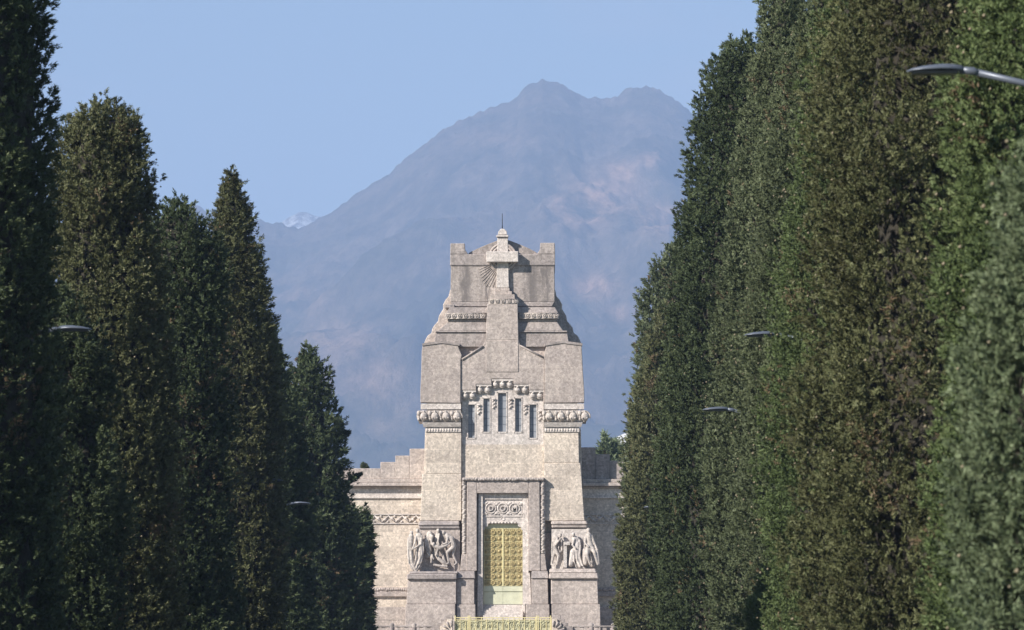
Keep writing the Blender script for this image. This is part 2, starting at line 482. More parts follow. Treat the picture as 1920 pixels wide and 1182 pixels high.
# --- pylon bands: plain fascia, carved capital, mouldings, scallops
for (a, b_, s) in ((789, 864.5, -1), (1020.5, 1095, 1)):
    m = MB(); bb(m, a, b_, 758.8, 769.5, 14.5, -4)
    xo = (a+3.5, b_) if s < 0 else (a, b_-3.5)
    bb(m, xo[0]+ (2 if s<0 else 0), xo[1]-(2 if s>0 else 0), 794, 802.5, 15, -4, xt=(xo[0]-1, xo[1]+1 if s>0 else xo[1]), dt=19)
    bb(m, a+9 if s < 0 else a, b_ if s < 0 else b_-9, 803.2, 811.8, 12, -4)
    m.build('pylon_band', M['pale'], mon)
    m = MB(); bb(m, a-1 if s < 0 else a, b_ if s < 0 else b_+1, 771.5, 792.5, 15.5, -4)
    n = 4
    for k in range(n):
        cx = (a+6 + k*(b_-a-4)/(n-1)*.87) if s < 0 else (a+9 + k*(b_-a)/(n-1)*.90)
        c = pt(cx, 783, 18)
        m.ball(c, (.24, .2, .26), 10, 8)
        m.ring(c, .30, .05, 16, 5, R(-20), R(200))
        m.ball(pt(cx, 774, 18.5), (.08, .1, .08), 8, 6)
        m.ball(pt(cx-9.5, 777, 18), (.12, .12, .16), 8, 6); m.ball(pt(cx-9.5, 788, 17), (.08, .1, .12), 8, 6)
        m.ball(pt(cx-4, 786, 23), (.06, .06, .06), 6, 5); m.ball(pt(cx+4, 786, 23), (.06, .06, .06), 6, 5)
    # return along the outer flank
    ex = a-1 if s < 0 else b_+1
    for k in range(3):
        m.ball(pt(ex, 782, 2-k*22), (.22, .26, .28), 8, 7)
    bb(m, ex-3, ex+3, 771.8, 792, 14, -90)
    m.build('carved_capital', M['statue'], mon)
    m = MB()
    for k in range(12):
        cx = (a+12 if s < 0 else a+3) + k*5.1
        m.ball(pt(cx, 808, 12), (.07, .05, .10), 6, 5)
    m.build('scallop_band', M['pale'], mon)

# --- window field
m = MB()
wins = [(877,891,759.5,823),(905.5,919,748,811.5),(933,950,738,811.5),(965,978.5,748,811.5),(992,1006.5,759.5,823)]
cols = [(866.2,877,733)]
def wallslice(x0, x1, y0, y1): bb(m, x0, x1, y0, y1, 3, -5)
edges = [866.2] + [v for w in wins for v in w[:2]] + [1019.4]
for i in range(0, len(edges), 2):
    wallslice(edges[i], edges[i+1], 712 if 1 < i < 9 else 722, 835)
for w in wins:
    wallslice(w[0], w[1], 712, w[2]); wallslice(w[0], w[1], w[3], 835)
m.build('window_wall', M['pale'], mon)
for w in wins:
    f = MB(); 
    for (a, b_, c, d_) in ((w[0]-1.2,w[0]+.8,w[2]-1,w[3]+1),(w[1]-.8,w[1]+1.2,w[2]-1,w[3]+1),(w[0]-1.2,w[1]+1.2,w[2]-1.8,w[2]+.4),(w[0]-1.6,w[1]+1.6,w[3]-.4,w[3]+2)):
        bb(f, a, b_, c, d_, 3.9, -3)
    fo = f.build('window', M['pale'], mon)
    p = MB(); bb(p, w[0], w[1], w[2], w[3], -2.2, -3.2); p.build('pane', M['glass'], fo)
    p = MB()
    cx = (w[0]+w[1])/2
    bb(p, cx-.35, cx+.35, w[2], w[3], -1.6, -2.2)
    for k in range(1, 5):
        yy = w[2]+(w[3]-w[2])*k/5; bb(p, w[0], w[1], yy-.3, yy+.3, -1.7, -2.2)
    p.build('glazing_bar', M['lamp'], fo)
m = MB()
for cx, y0 in ((898, 764), (926, 753), (957, 753), (985, 764), (1012, 776)):
    m = MB()
    for k in range(5):
        m.ball(pt(cx+(k % 2)*3-1.5, y0+k*3.2, 4.5), (.075, .05, .07), 7, 5)
    m.ball(pt(cx, y0-3, 5), (.15, .10, .06), 8, 5)
    m.build('pilaster_capital', M['pale'], mon)
for (a, b_, yt, n) in ((866.5,892.5,734,2),(893.5,921.5,723,2),(922.5,962.5,713,3),(963.5,991.5,723,2),(992.5,1019,734,2)):
    m = MB(); bb(m, a, b_, yt, yt+3, 12, 2.5); bb(m, a+.5, b_-.5, yt+3, yt+5.5, 9.5, 2.5)
    for k in range(n):
        cx = a + (k+.5)*(b_-a)/n
        m.ball(pt(cx, yt+9, 7.5), (.17, .15, .17), 10, 8)
        m.ring(pt(cx, yt+9, 6.5), .20, .04, 16, 5)
        m.ball(pt(cx, yt+4.5, 11), (.08, .08, .06), 6, 5)
    m.build('corbel', M['pale'], mon)

# --- stepped shoulders (side tiers seen in outline, set back)
half = [(843,540),(840,553),(834,560),(829.5,569),(830,577),(826,583),(822,590),(820,600),(813,608),(809,615),(808,622),(801,627),(797,634),(794.5,640),(794,662)]
m = MB(); pr(m, half+[(1884-a, b_) for a, b_ in half[::-1]], -46, BK+60)
m.build('side_shoulder', M['mid'], mon, .04)
for s in (1, -1):
    for (a, b_, r) in ((832,574,.16),(826,586,.13),(822,597,.16),(811,613,.17),(800,632,.20)):
        px = a if s > 0 else 1884-a
        m = MB(); m.tube([pt(px+s*2, b_, -50), pt(px+s*2, b_, -160)], r*.6, 10)
        m.build('shoulder_scroll', M['grey'], mon)

# --- front tiers
m = MB()
bb(m, 844, 1040.5, 497, 566, -18, -230, xt=(845, 1040))
m.build('crown_block', M['streaked'], mon, .03)
m = MB()
bb(m, 836, 1047, 576.5, 588, -1, -200, xt=(843, 1041), dt=-6); 
bb(m, 847, 1037, 566, 576.5, -20, -200)
bb(m, 839, 1045, 599, 605, -3, -200)
bb(m, 822, 1056, 605, 621.5, 3, -200, xt=(839, 1045), dt=-2)
bb(m, 812, 1068, 624.5, 652, 2, -200, xt=(818, 1064), dt=1)
m.build('stepped_crown', M['grey'], mon, .03)
m = MB()
pr(m, [(844.5,566),(1040,566),(1035,574.5),(850,574.5)], -17, -40)
bb(m, 816, 1064, 621.5, 624.5, 4.5, -120)
bb(m, 843.5, 1041, 476, 497, -15.5, -225)
bb(m, 843.5, 872, 455.5, 476, -15, -45, xt=(844, 871)); bb(m, 1012, 1041, 454.5, 476, -15, -45, xt=(1013, 1040.5))
bb(m, 844, 870, 456, 476, -190, -225); bb(m, 1014, 1040, 456, 476, -190, -225)
pr(m, [(871.5,476),(871,466),(876,474),(877,476)], -15.5, -40); pr(m, [(1013,476),(1013,466),(1008,474),(1007,476)], -15.5, -40)
bb(m, 834, 852, 571, 577.5, -11, -60)
m.build('parapet', M['ledge'], mon, .03)
m = MB()
roof = [(876,476),(880,471.5),(897,463.5),(913,456.5),(930,450),(935,447.5),(949,447.5),(958,450),(976,457),(992,464),(1005,471),(1009,476)]
pr(m, roof, -27, -170)
bb(m, 846, 1039, 497.2, 499, -17.2, -20)
m.build('domed_roof', M['grey'], mon, .02)

def frieze(name, x0, x1, yt, yb, d, n, mat, parent=mon):
    m = MB(); cy = (yt+yb)/2; h = (yb-yt)*SZ/2
    bb(m, x0, x1, yt, yb, d, d-12)
    for k in range(n):
        cx = x0+(k+.5)*(x1-x0)/n; w = (x1-x0)/n*SX/2
        c = pt(cx, cy, d+1)
        m.ring(c, min(h*.62, w*.62), h*.17, 14, 5, R(-60), R(210))
        m.ball(pt(cx+.2, cy, d+1.5), (h*.32, h*.3, h*.32), 8, 6)
        m.tube([pt(cx-w/SX*.9, yt+1.5, d+1), pt(cx-w/SX*.4, yb-1.5, d+2), pt(cx+w/SX*.6, yb-1.3, d+2)], h*.14, 5)
    m.tube([pt(x0, yt+.6, d+1), pt(x1, yt+.6, d+1)], .03, 5); m.tube([pt(x0, yb-.6, d+1), pt(x1, yb-.6, d+1)], .03, 5)
    return m.build(name, mat, parent)
frieze('scroll_frieze', 834.5, 911, 588.2, 598.8, 1.5, 7, M['statue'])
frieze('scroll_frieze', 973, 1048.5, 588.2, 598.8, 1.5, 7, M['statue'])
frieze('scroll_frieze', 916, 971.5, 562.5, 571.5, 12, 5, M['statue'])

# --- cross on its pier
m = MB()
bb(m, 911, 972.5, 572, 640, 13.5, -10, xt=(913.5, 971)); bb(m, 911, 972.5, 640, 700, 14.2, -4)
m.build('cross_pier', M['mid'], mon, .03)
m = MB()
bb(m, 919, 966, 553.5, 562, 9, -16, xt=(920, 965)); bb(m, 922, 960, 547, 553, 1, -17); bb(m, 926, 955.5, 540.5, 546.5, -6, -17)
m.build('cross_step', M['mid'], mon, .02)
m = MB()
bb(m, 930.5, 954.5, 445, 540, -10.5, -18.5, xt=(932.5, 952.5)); bb(m, 912, 972, 472, 492, 2, -12)
bb(m, 930.5, 953.5, 440.5, 444.5, -7, -24)
bb(m, 933, 951.5, 432.5, 440, -8.5, -23, xt=(934.5, 950), dt=-9.5); bb(m, 935, 949.5, 428, 432.5, -10, -22, xt=(939, 945), dt=-13)
m.build('cross', M['pale'], mon, .03)
m = MB()
m.ring(pt(942.5, 482, -13), 25*SX, .07, 40, 6); m.ring(pt(942.5, 482, -13), 20*SX, .07, 40, 6); m.ring(pt(942.5, 482, -15), 22.5*SX, .08, 40, 6)
for k in range(30):
    a = 2*math.pi*k/30
    c = pt(942.5+22.5*math.cos(a), 482+22.5*math.sin(a), -14); m.ball(c, .045, 6, 4)
m.build('cross_halo', M['mid'], mon)
m = MB()
for k in range(10):
    a = R(202+k*6.0)
    for s in (1,):
        r0, r1 = 27, 60-abs(k-6)*2
        p0 = pt(942.5+s*r0*math.cos(a), 486-r0*math.sin(a), -18.05); p1 = pt(942.5+s*r1*math.cos(a), 486-r1*math.sin(a), -18.05)
        m.tube([p0, p1], .03, 4)
m.build('carved_ray', M['mid'], mon)
m = MB(); m.tube([pt(941.6, 429, -16), pt(941.6, 399, -16)], [.03, .015], 6)
m.build('lightning_rod', M['iron'], mon)

# --- portal
m = MB()
bb(m, 875, 894.6, 904, 1072, 21.5, 0, xt=(876, 894.6)); bb(m, 991, 1013, 904, 1072, 21.5, 0, xt=(991, 1012))
bb(m, 894.6, 991, 904, 927, 21.4, 0)
bb(m, 863, 890, 1040, 1071.8, 20, 0, xt=(866, 890)); bb(m, 997, 1025.5, 1040, 1071.8, 20, 0, xt=(997, 1022))
bb(m, 856.5, 890, 1086.5, 1134, 30, 0); bb(m, 997, 1028, 1086.5, 1134, 30, 0, xt=(996, 1027))
bb(m, 855, 893.5, 1134.3, GY, 33, 0, xt=(857, 892)); bb(m, 985, 1032, 1134.3, GY, 33, 0, xt=(986, 1030))
m.build('portal_frame', M['portal'], mon, .03)
m = MB()
bb(m, 867, 1021, 897.5, 903.6, 24, 0)
m.build('portal_cornice', M['ledge'], mon, .03)
m = MB()
bb(m, 857, 891.5, 1072.3, 1086, 33, 0, xt=(859, 890.5), dt=29); m.build('portal_moulding', M['ledge'], mon, .03)
m = MB(); bb(m, 996, 1029, 1072.3, 1086, 33, 0, xt=(997, 1027), dt=29)
m.build('portal_moulding', M['ledge'], mon, .03)
m = MB()
r2 = random.Random(9)
bb(m, 866.8, 874.6, 903.8, 1039.7, 18, 0, xt=(867.6, 874.6)); bb(m, 1013.2, 1022, 903.8, 1039.7, 18, 0, xt=(1013.2, 1021.3))
for k in range(46):
    y = 905+k*2.95
    for cx in (870.6, 1017.6):
        m.ball(pt(cx+r2.uniform(-1.4, 1.4), y, 18.5), (.11, .09, .07), 6, 5)
for k in range(48):
    m.ball(pt(870+k*3.15, 900.5+r2.uniform(-1, 1), 24.5), (.07, .07, .09), 6, 5)
m.build('leaf_moulding', M['statue'], mon)
# inner reveal
m = MB()
bb(m, 894.9, 905.8, 927.3, 1157, 14.5, 0, xt=(897.5, 905.8)); bb(m, 980.2, 991.5, 927.3, 1075, 11, 0, xt=(980.2, 990.6))
bb(m, 980.2, 996.8, 1075, 1134, 12, 0, xt=(980.2, 994)); bb(m, 980.2, 985, 1134, 1157, 12, 0)
bb(m, 905.8, 980.2, 927.3, 938.6, 11, 0, xt=(905.8, 980.2))
m.build('door_surround', M['pale'], mon, .02)
m = MB()
bb(m, 906, 980, 938.8, 983.2, 8.5, 0)
pr(m, [(906,983.4),(906,995),(908.5,995),(909.5,990),(914.5,988),(915.5,983.4)], 8.2, 0); pr(m, [(980,983.4),(980,995),(977.5,995),(976.5,990),(971.5,988),(970.5,983.4)], 8.2, 0)
for k in range(9):
    m.ball(pt(918.5+k*6, 981.4, 9.2), (.07, .08, .06), 7, 5)
m.ring(pt(943, 974, 8.8), .10, .025, 12, 5)
bb(m, 907.5, 979, 969.2, 970.6, 10, 6)
m.build('lintel', M['pale'], mon)
insc = MB(); bb(insc, 907.8, 978.6, 942, 968.6, 9.2, 6); 
for k in range(3):
    cx = 920.5+k*22.3
    insc.ring(pt(cx, 954.6, 10), 9.3*SX, .045, 26, 6); insc.ring(pt(cx, 954.6, 9.5), 6.8*SX, .02, 22, 5)
for k in range(4):
    cx = 909.5+k*22.3
    for s in (-1, 1):
        insc.ball(pt(cx, 954.6+s*8.5, 9.6), (.12, .05, .10), 8, 6); insc.ball(pt(cx+3, 954.6+s*10.5, 9.6), (.07, .05, .05), 8, 6)
        insc.ball(pt(cx-3, 954.6+s*10.5, 9.6), (.07, .05, .05), 8, 6)
insc = insc.build('inscription_panel', M['pale'], mon)
dg = None
for k, ch in enumerate('DOM'):
    cu = bpy.data.curves.new('letter', 'FONT'); cu.body = ch; cu.size = 12.2*SX*1.1; cu.extrude = .07; cu.align_x = 'CENTER'; cu.offset = .005
    tmp = bpy.data.objects.new('tmp', cu); C.objects.link(tmp)
    dg = bpy.context.evaluated_depsgraph_get()
    me = bpy.data.meshes.new_from_object(tmp.evaluated_get(dg))
    bpy.data.objects.remove(tmp)
    me.materials.clear(); me.materials.append(M['pale'])
    o = link_mesh('letter', me, insc); o.rotation_euler = (math.pi/2, 0, 0); o.location = pt(920.5+k*22.3, 959.2, 10.6)
# door
door = MB(); bb(door, 906, 980.2, 983.6, 1134, .8, 0); door = door.build('door', M['verdigris'], mon)
r3 = random.Random(3)
for s in (0, 1):
    xa, xb = (908, 941.6) if s == 0 else (944.4, 979)
    w = (xb-xa)/3
    m = MB(); bb(m, xa, xb, 992, 1099.5, 2.2, .8)
    for i in range(9):
        for j in range(3):
            cx = xa+(j+.5)*w; cy = 993.5+(i+.5)*11.75
            jj = j if s == 0 else j+1
            if i % 2 == 1 and (j != 1):
                m.ball(pt(cx, cy, 2.4), (.10, .09, .10), 8, 6); m.ring(pt(cx, cy, 2.5), .135, .02, 12, 4)
            else:
                for q in range(8):
                    a = q*math.pi/4+.4
                    m.ball(pt(cx+3.4*math.cos(a), cy+3.4*math.sin(a), 3.0), (.055, .08, .055), 5, 4)
                m.ball(pt(cx, cy, 2.8), .055, 6, 5)
    m.build('door_leaf', M['bronze'], door)
    m = MB()
    for j in range(4): bb(m, xa+j*w-.45, xa+j*w+.45, 992, 1099.5, 3.1, 2)
    for i in range(10): bb(m, xa, xb, 993.2+i*11.75-.4, 993.2+i*11.75+.4, 3.2, 2)
    m.build('panel_moulding', M['bronze_edge'], door)
m = MB(); bb(m, 941.7, 944.3, 992, 1099.5, 3.9, .8); m.build('centre_rail', M['bronze_edge'], door)
m = MB(); bb(m, 906.5, 942.7, 1111, 1133.5, 2, .8); bb(m, 943.2, 979.8, 1111, 1133.5, 2, .8); bb(m, 906.5, 942.7, 1100, 1109.5, 2.8, .8); bb(m, 943.2, 979.8, 1100, 1109.5, 2.8, .8)
m.build('kick_panel', M['verdigris'], door)
m = MB()
for k in range(8): bb(m, 906, 980.2, 1134+k*3.4, 1134+(k+1)*3.4 if k < 7 else GY, 1+k*3.6, .5 if k == 0 else 0)
m.build('doorstep', M['pale'], mon)

# --- side pedestals with the carved groups
def smoothed(name, caps, balls, mat, parent, voxel=.03, folds=()):
    m = MB()
    for (a, b_, r0, r1) in caps:
        pa, pb = Vector(pt(*a)), Vector(pt(*b_))
        n = 5
        m.tube([pa.lerp(pb, k/n) for k in range(n+1)], [(r0+(r1-r0)*k/n)*SX for k in range(n+1)], 10)
        m.ball(pa, r0*SX*.99, 10, 8); m.ball(pb, r1*SX*.99, 10, 8)
    for (c, r) in balls:
        m.ball(pt(*c), tuple(v*SX for v in r), 12, 9)
    for pts in folds:
        m.tube([pt(*p[:3]) for p in pts], [p[3]*SX for p in pts], 6)
    o = m.build(name, mat, parent)
    rm = o.modifiers.new('merge', 'REMESH'); rm.mode = 'VOXEL'; rm.voxel_size = voxel; rm.use_smooth_shade = True
    sm = o.modifiers.new('soften', 'SMOOTH'); sm.iterations = 2; sm.factor = .5
    return o
def head(x, y, d, r=3.7, tilt=0):
    """skull, hair, nose, chin, neck"""
    return [((x, y, d), (r*.84, r*.95, r*1.12)), ((x-.4*tilt, y-.7, d-.8), (r*1.0, r*1.0, r*1.0)), ((x+tilt*r*.8, y+.6, d+r*.75), (.6, .7, .9)),
            ((x+tilt*r*.3, y+r*.85, d+r*.35), (1.3, 1.3, 1.1)), ((x, y+r*1.35, d-1), (1.7, 1.7, 2.4))]
rel = MB(); bb(rel, 786, 862.5, 993.6, 1072.6, 12.4, -1); rel = rel.build('relief', M['mid'], mon)
tag(rel)
m = MB()
bb(m, 784, 862, 978.3, 987, 19, -1, xt=(787, 862), dt=15); bb(m, 785.5, 862.3, 987.2, 993.4, 16, -1)
bb(m, 764, 857.8, 1077.5, 1088.5, 44, -1, xt=(765, 857.8), dt=45); bb(m, 768, 860, 1072.8, 1077.3, 41, -1, xt=(769, 860), dt=38)
m.build('ledge', M['ledge'], rel, .06)
m = MB(); bb(m, 763.5, 856.3, 1088.8, 1134, 38, -1, xt=(765.5, 856.3)); m.build('pedestal', M['mid'], rel, .03)
m = MB(); bb(m, 760, 854.8, 1134.2, GY, 43, -1, xt=(762, 854.8), dt=41); m.build('plinth', M['mid'], rel, .03)
D = 30
smoothed('relief_figure', [((772,1008,D),(770,1024,D),5.2,6.2),((770,1024,D),(771,1046,D),6.2,6.5),((771,1046,D),(776,1064,D),6.5,6),((767,1012,D+2),(768,1030,D+5),2.6,2.0),((768,1030,D+5),(775,1032,D+6),2.0,1.6),((776,1064,D),(781,1073,D+2),6,4)],
         head(772.5,1001.5,D,4.0,.6), M['statue'], rel, folds=[[(767,1014,D+5,1.1),(766,1036,D+6,1.3),(768,1058,D+6,1.2),(776,1071,D+6,.9)],[(772,1034,D+6,1),(773,1056,D+6,1.2),(780,1070,D+6,1)]])
smoothed('relief_figure', [((786,1006,D-4),(788,1020,D-4),6.5,6.2),((788,1020,D-4),(786,1040,D-4),6.8,7.5),((786,1040,D-4),(781,1066,D-2),7.5,7),((791,1008,D-1),(790,1022,D+3),2.6,2.2),((790,1022,D+3),(777,1031,D+8),2.2,1.5),((781,1008,D),(779,1020,D+5),2.4,2),((779,1020,D+5),(775,1030,D+8),2,1.5),((789,1062,D-6),(781,1070,D),4,4)],
         head(783.5,997,D-2,3.9,-.5), M['statue'], rel, folds=[[(794,1018,D,1.7),(795,1034,D+2,1.6),(791,1056,D+4,1.5),(783,1071,D+4,1.3)],[(788,1026,D+4,1),(788,1048,D+6,1.2),(781,1068,D+6,1.1)],[(782,1032,D+4,1),(781,1050,D+6,1.2),(776,1066,D+6,1.1)],[(791,1024,D+3,1),(792,1040,D+5,1.1),(786,1060,D+6,1)]])
D = 19
smoothed('relief_figure', [((806,1003,D-4),(802,1018,D-3),6,6.5),((802,1018,D-3),(806,1033,D-1),6.5,5),((806,1033,D-1),(802,1046,D),3.6,2.6),((803,1036,D-2),(810,1048,D+4),3.2,2.2),((810,1048,D+4),(809,1056,D+3),2.2,1.8),((809,1006,D+2),(810,1022,D+7),2.8,2.2),((810,1022,D+7),(818,1027,D+7),2.2,1.6),((803,1046,D-2),(811,1042,D+3),2.5,2)],
         head(811,1008.5,D+4,3.5,.5), M['statue'], rel, folds=[[(800,1008,D+2,1),(798,1026,D+4,1.2),(803,1042,D+4,1)]])
smoothed('relief_figure', [((821,1001,D-6),(819,1014,D-4),3.4,4.2),((819,1014,D-4),(822,1024,D),3.6,2.4),((824,1003,D-2),(822,1016,D+5),2,1.7),((822,1016,D+5),(824,1023,D+6),1.7,1.4),((817,1012,D-6),(817,1044,D-8),4.5,5)],
         head(822,996.5,D-2,3.4,.3), M['statue'], rel)
smoothed('relief_figure', [((816,1026,D+6),(826,1029,D+7),4.2,4.0),((826,1029,D+7),(838,1024,D+6),4.0,2.8),((838,1024,D+6),(845,1018,D+4),2.5,1.9),((822,1030,D+8),(818,1044,D+6),1.8,1.2),((814,1050,D+4),(811,1044,D+5),1.6,1.6)],
         head(813.5,1022,D+9,3.2,-.4), M['statue'], rel, folds=[[(818,1040,D,3.5),(824,1050,D+2,3.8),(832,1056,D+2,3.8),(840,1060,D,3)],[(830,1040,D-2,2.4),(833,1050,D,3),(838,1060,D,2)],[(813,1060,D,2.4),(824,1062,D+2,2.6),(840,1064,D+2,2.4)]])
smoothed('relief_figure', [((838,1006,D+1),(847,1012,D),5,6),((847,1012,D),(851,1026,D),6,5.4),((850,1028,D+2),(839,1037,D+6),4.2,3.0),((839,1037,D+6),(842,1056,D+4),3.0,1.9),((852,1028,D-1),(850,1042,D),4.2,2.8),((850,1042,D),(857,1057,D+1),2.8,1.9),((840,1009,D+5),(838,1020,D+7),2.4,2),((838,1020,D+7),(829,1023,D+8),2,1.5),((842,1057,D+4),(838,1059,D+6),1.7,1.3),((857,1057,D+1),(853,1060,D+3),1.7,1.3)],
         head(832.5,1000.5,D+3,3.6,-.6), M['statue'], rel, folds=[[(846,1008,D+5,1),(852,1020,D+5,1.1),(852,1032,D+4,1)]])

rel2 = MB(); bb(rel2, 1034, 1100.5, 993.4, 1067.6, 12.4, -1); rel2 = rel2.build('relief', M['pale'], mon)
m = MB()
bb(m, 1033, 1102, 978.3, 985.2, 19, -1, xt=(1033, 1100), dt=16); bb(m, 1034, 1100.8, 985.4, 991.6, 16, -1); 
bb(m, 1029.3, 1122, 1076, 1087, 44, -1, xt=(1029.3, 1120), dt=42); bb(m, 1029.6, 1118, 1067.8, 1075.8, 43, -1, xt=(1030, 1116), dt=36)
m.build('ledge', M['mid'], rel2, .06)
m = MB(); bb(m, 1033, 1121.5, 1087.3, 1134, 38, -1, xt=(1033, 1119.5)); m.build('pedestal', M['mid'], rel2, .03)
m = MB(); bb(m, 1036, 1127, 1134.2, GY, 43, -1, xt=(1034, 1124.5), dt=41); m.build('plinth', M['mid'], rel2, .03)
D = 19
smoothed('relief_figure', [((1041,1011,D),(1039,1028,D),6.4,6),((1039,1028,D),(1037,1044,D+2),5.6,3.6),((1037,1044,D+2),(1034,1060,D+2),3.4,2),((1041,1032,D+2),(1047,1044,D+6),4,3),((1047,1044,D+6),(1044,1060,D+4),3,2),((1045,1010,D+4),(1042,1023,D+8),2.4,2.1),((1042,1023,D+8),(1051,1011,D+9),2,1.5),((1034,1060,D+2),(1039,1062,D+5),2,1.5),((1052,1012,D),(1053,1034,D+3),1.8,2.6)],
         head(1050.5,1005.5,D+3,3.6,.5), M['statue'], rel2, folds=[[(1048,1020,D+4,1.1),(1047,1030,D+7,1.3),(1050,1038,D+6,1.2),(1054,1030,D+5,1.1)],[(1035,1016,D+5,1),(1034,1036,D+5,1.1),(1035,1054,D+3,1)]])
m = MB(); bb(m, 1056.5, 1063, 1018, 1066, 27, 12); bb(m, 1056.8, 1068.5, 1017.4, 1024, 29, 12); m.build('carved_column', M['pale'], rel2, .02)
smoothed('relief_figure', [((1077,1011,D),(1081,1022,D),5.4,6.6),((1081,1022,D),(1080,1036,D+1),7.4,8),((1080,1036,D+1),(1087,1062,D+1),8,6),((1074,1036,D+4),(1070,1060,D+3),5.6,4.6),((1076,1013,D+6),(1073,1024,D+9),2.4,2),((1073,1024,D+9),(1079,1030,D+10),2,1.5),((1087,1062,D),(1096,1066,D+2),4,2)],
         head(1074.5,1004,D+4,3.7,-.5), M['pale'], rel2, folds=[[(1086,1014,D+2,2),(1088,1028,D+5,1.8),(1086,1044,D+7,1.4),(1093,1064,D+7,1.2)],[(1081,1034,D+8,1),(1081,1050,D+8,1.3),(1088,1066,D+7,1.1)],[(1076,1038,D+8,1),(1076,1054,D+8,1.2),(1081,1067,D+7,1.1)],[(1070,1040,D+7,1),(1068,1062,D+7,1)],[(1079,1008,D+1,3),(1086,1016,D,3.2)]])
D = 27
smoothed('relief_figure', [((1103,1006,D),(1105,1020,D),6.2,5.6),((1105,1020,D),(1106,1030,D+1),6.4,7.6),((1101,1030,D+4),(1100,1042,D+9),4.4,3.4),((1100,1042,D+9),(1106,1060,D+8),3.2,2.0),((1110,1030,D+4),(1114,1038,D+9),4.2,3.2),((1114,1038,D+9),(1120,1060,D+8),3.2,2.1),((1109,1007,D),(1114,1020,D+2),2.7,2.1),((1114,1020,D+2),(1119,1033,D+6),2.1,1.8),((1098,1008,D+2),(1096,1020,D+6),2.6,2.1),((1096,1020,D+6),(1103,1027,D+9),2.1,1.7),((1098,1034,D-6),(1098,1056,D-4),6.5,6.5),((1108,1036,D-6),(1110,1060,D-4),6,6),((1119,1034,D+6),(1122,1058,D+7),2.4,2.6)],
         head(1103,996,D,4.0,.3)+[((1119,1033,D+7),(2.4,2.4,2.4))], M['statue'], rel2, folds=[[(1096,1012,D+3,1.2),(1095,1034,D+5,1.5),(1098,1060,D+6,1.3)],[(1105,1034,D+6,1),(1110,1058,D+7,1.3)]])

# --- wings
for s in (-1, 1):
    def wx_(a): return a if s < 0 else 1884-a
    def wb(mb, x0, x1, yt, yb, df, db, **k):
        a, b_ = sorted((wx_(x0), wx_(x1))); return bb(mb, a, b_, yt, yb, df, db)
    sh = 0 if s < 0 else 1
    X1 = 792.2; XL = 420
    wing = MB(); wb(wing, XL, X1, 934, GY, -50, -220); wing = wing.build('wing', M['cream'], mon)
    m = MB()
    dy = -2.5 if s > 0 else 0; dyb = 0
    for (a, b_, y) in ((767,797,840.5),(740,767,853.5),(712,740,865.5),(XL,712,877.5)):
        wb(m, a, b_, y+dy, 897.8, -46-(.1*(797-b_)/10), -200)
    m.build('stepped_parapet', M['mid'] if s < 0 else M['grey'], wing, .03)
    m = MB()
    wb(m, XL, 791.6, 898, 904.5, -38, -200); wb(m, XL, 791.9, 904.7, 911.5, -34, -200)
    wb(m, XL, 791.4, 911.7, 915.5, -44, -200)
    m.build('cornice', M['mid'], wing, .03)
    m = MB(); wb(m, XL, 792, 915.7, 930.5, -48.5, -200); wb(m, XL, 791.7, 930.6, 933.8, -46, -200)
    m.build('architrave', M['pale'], wing)
    m = MB(); wb(m, XL, 791.5, 963, 965, -47.5, -51); wb(m, XL, 791.5, 980, 982, -47.5, -51)
    k = 0; x = 500
    while x < 788:
        cx = wx_(x); q = 1 if k % 2 else -1
        m.tube([pt(wx_(x-7), 972.5+q*6, -48.5), pt(wx_(x+7), 972.5-q*6, -48.5)], .05, 5)
        m.ball(pt(cx, 972.5+q*1, -49), (.10, .08, .10), 7, 5); m.ball(pt(wx_(x+5), 972.5+q*5, -49), (.08, .06, .07), 6, 5)
        x += 13; k += 1
    m.build('zigzag_frieze', M['pale'], wing)
    m = MB()
    wb(m, XL, 765, 1110, 1118, -44, -51); wb(m, XL, 764, 1138, 1159, -43.5, -51); wb(m, XL, 764, 1159.2, 1162, -41.5, -51); wb(m, XL, 764, 1162.3, GY, -42.5, -51)
    x = 560
    wb(m, XL, 765, 1101, 1109.8, -46.2, -51)
    while x < 764:
        m.ball(pt(wx_(x), 1105+r3.uniform(-1, 1), -46), (.09, .07, .09), 6, 5); x += 4.1
    m.build('wing_plinth', M['mid'], wing)

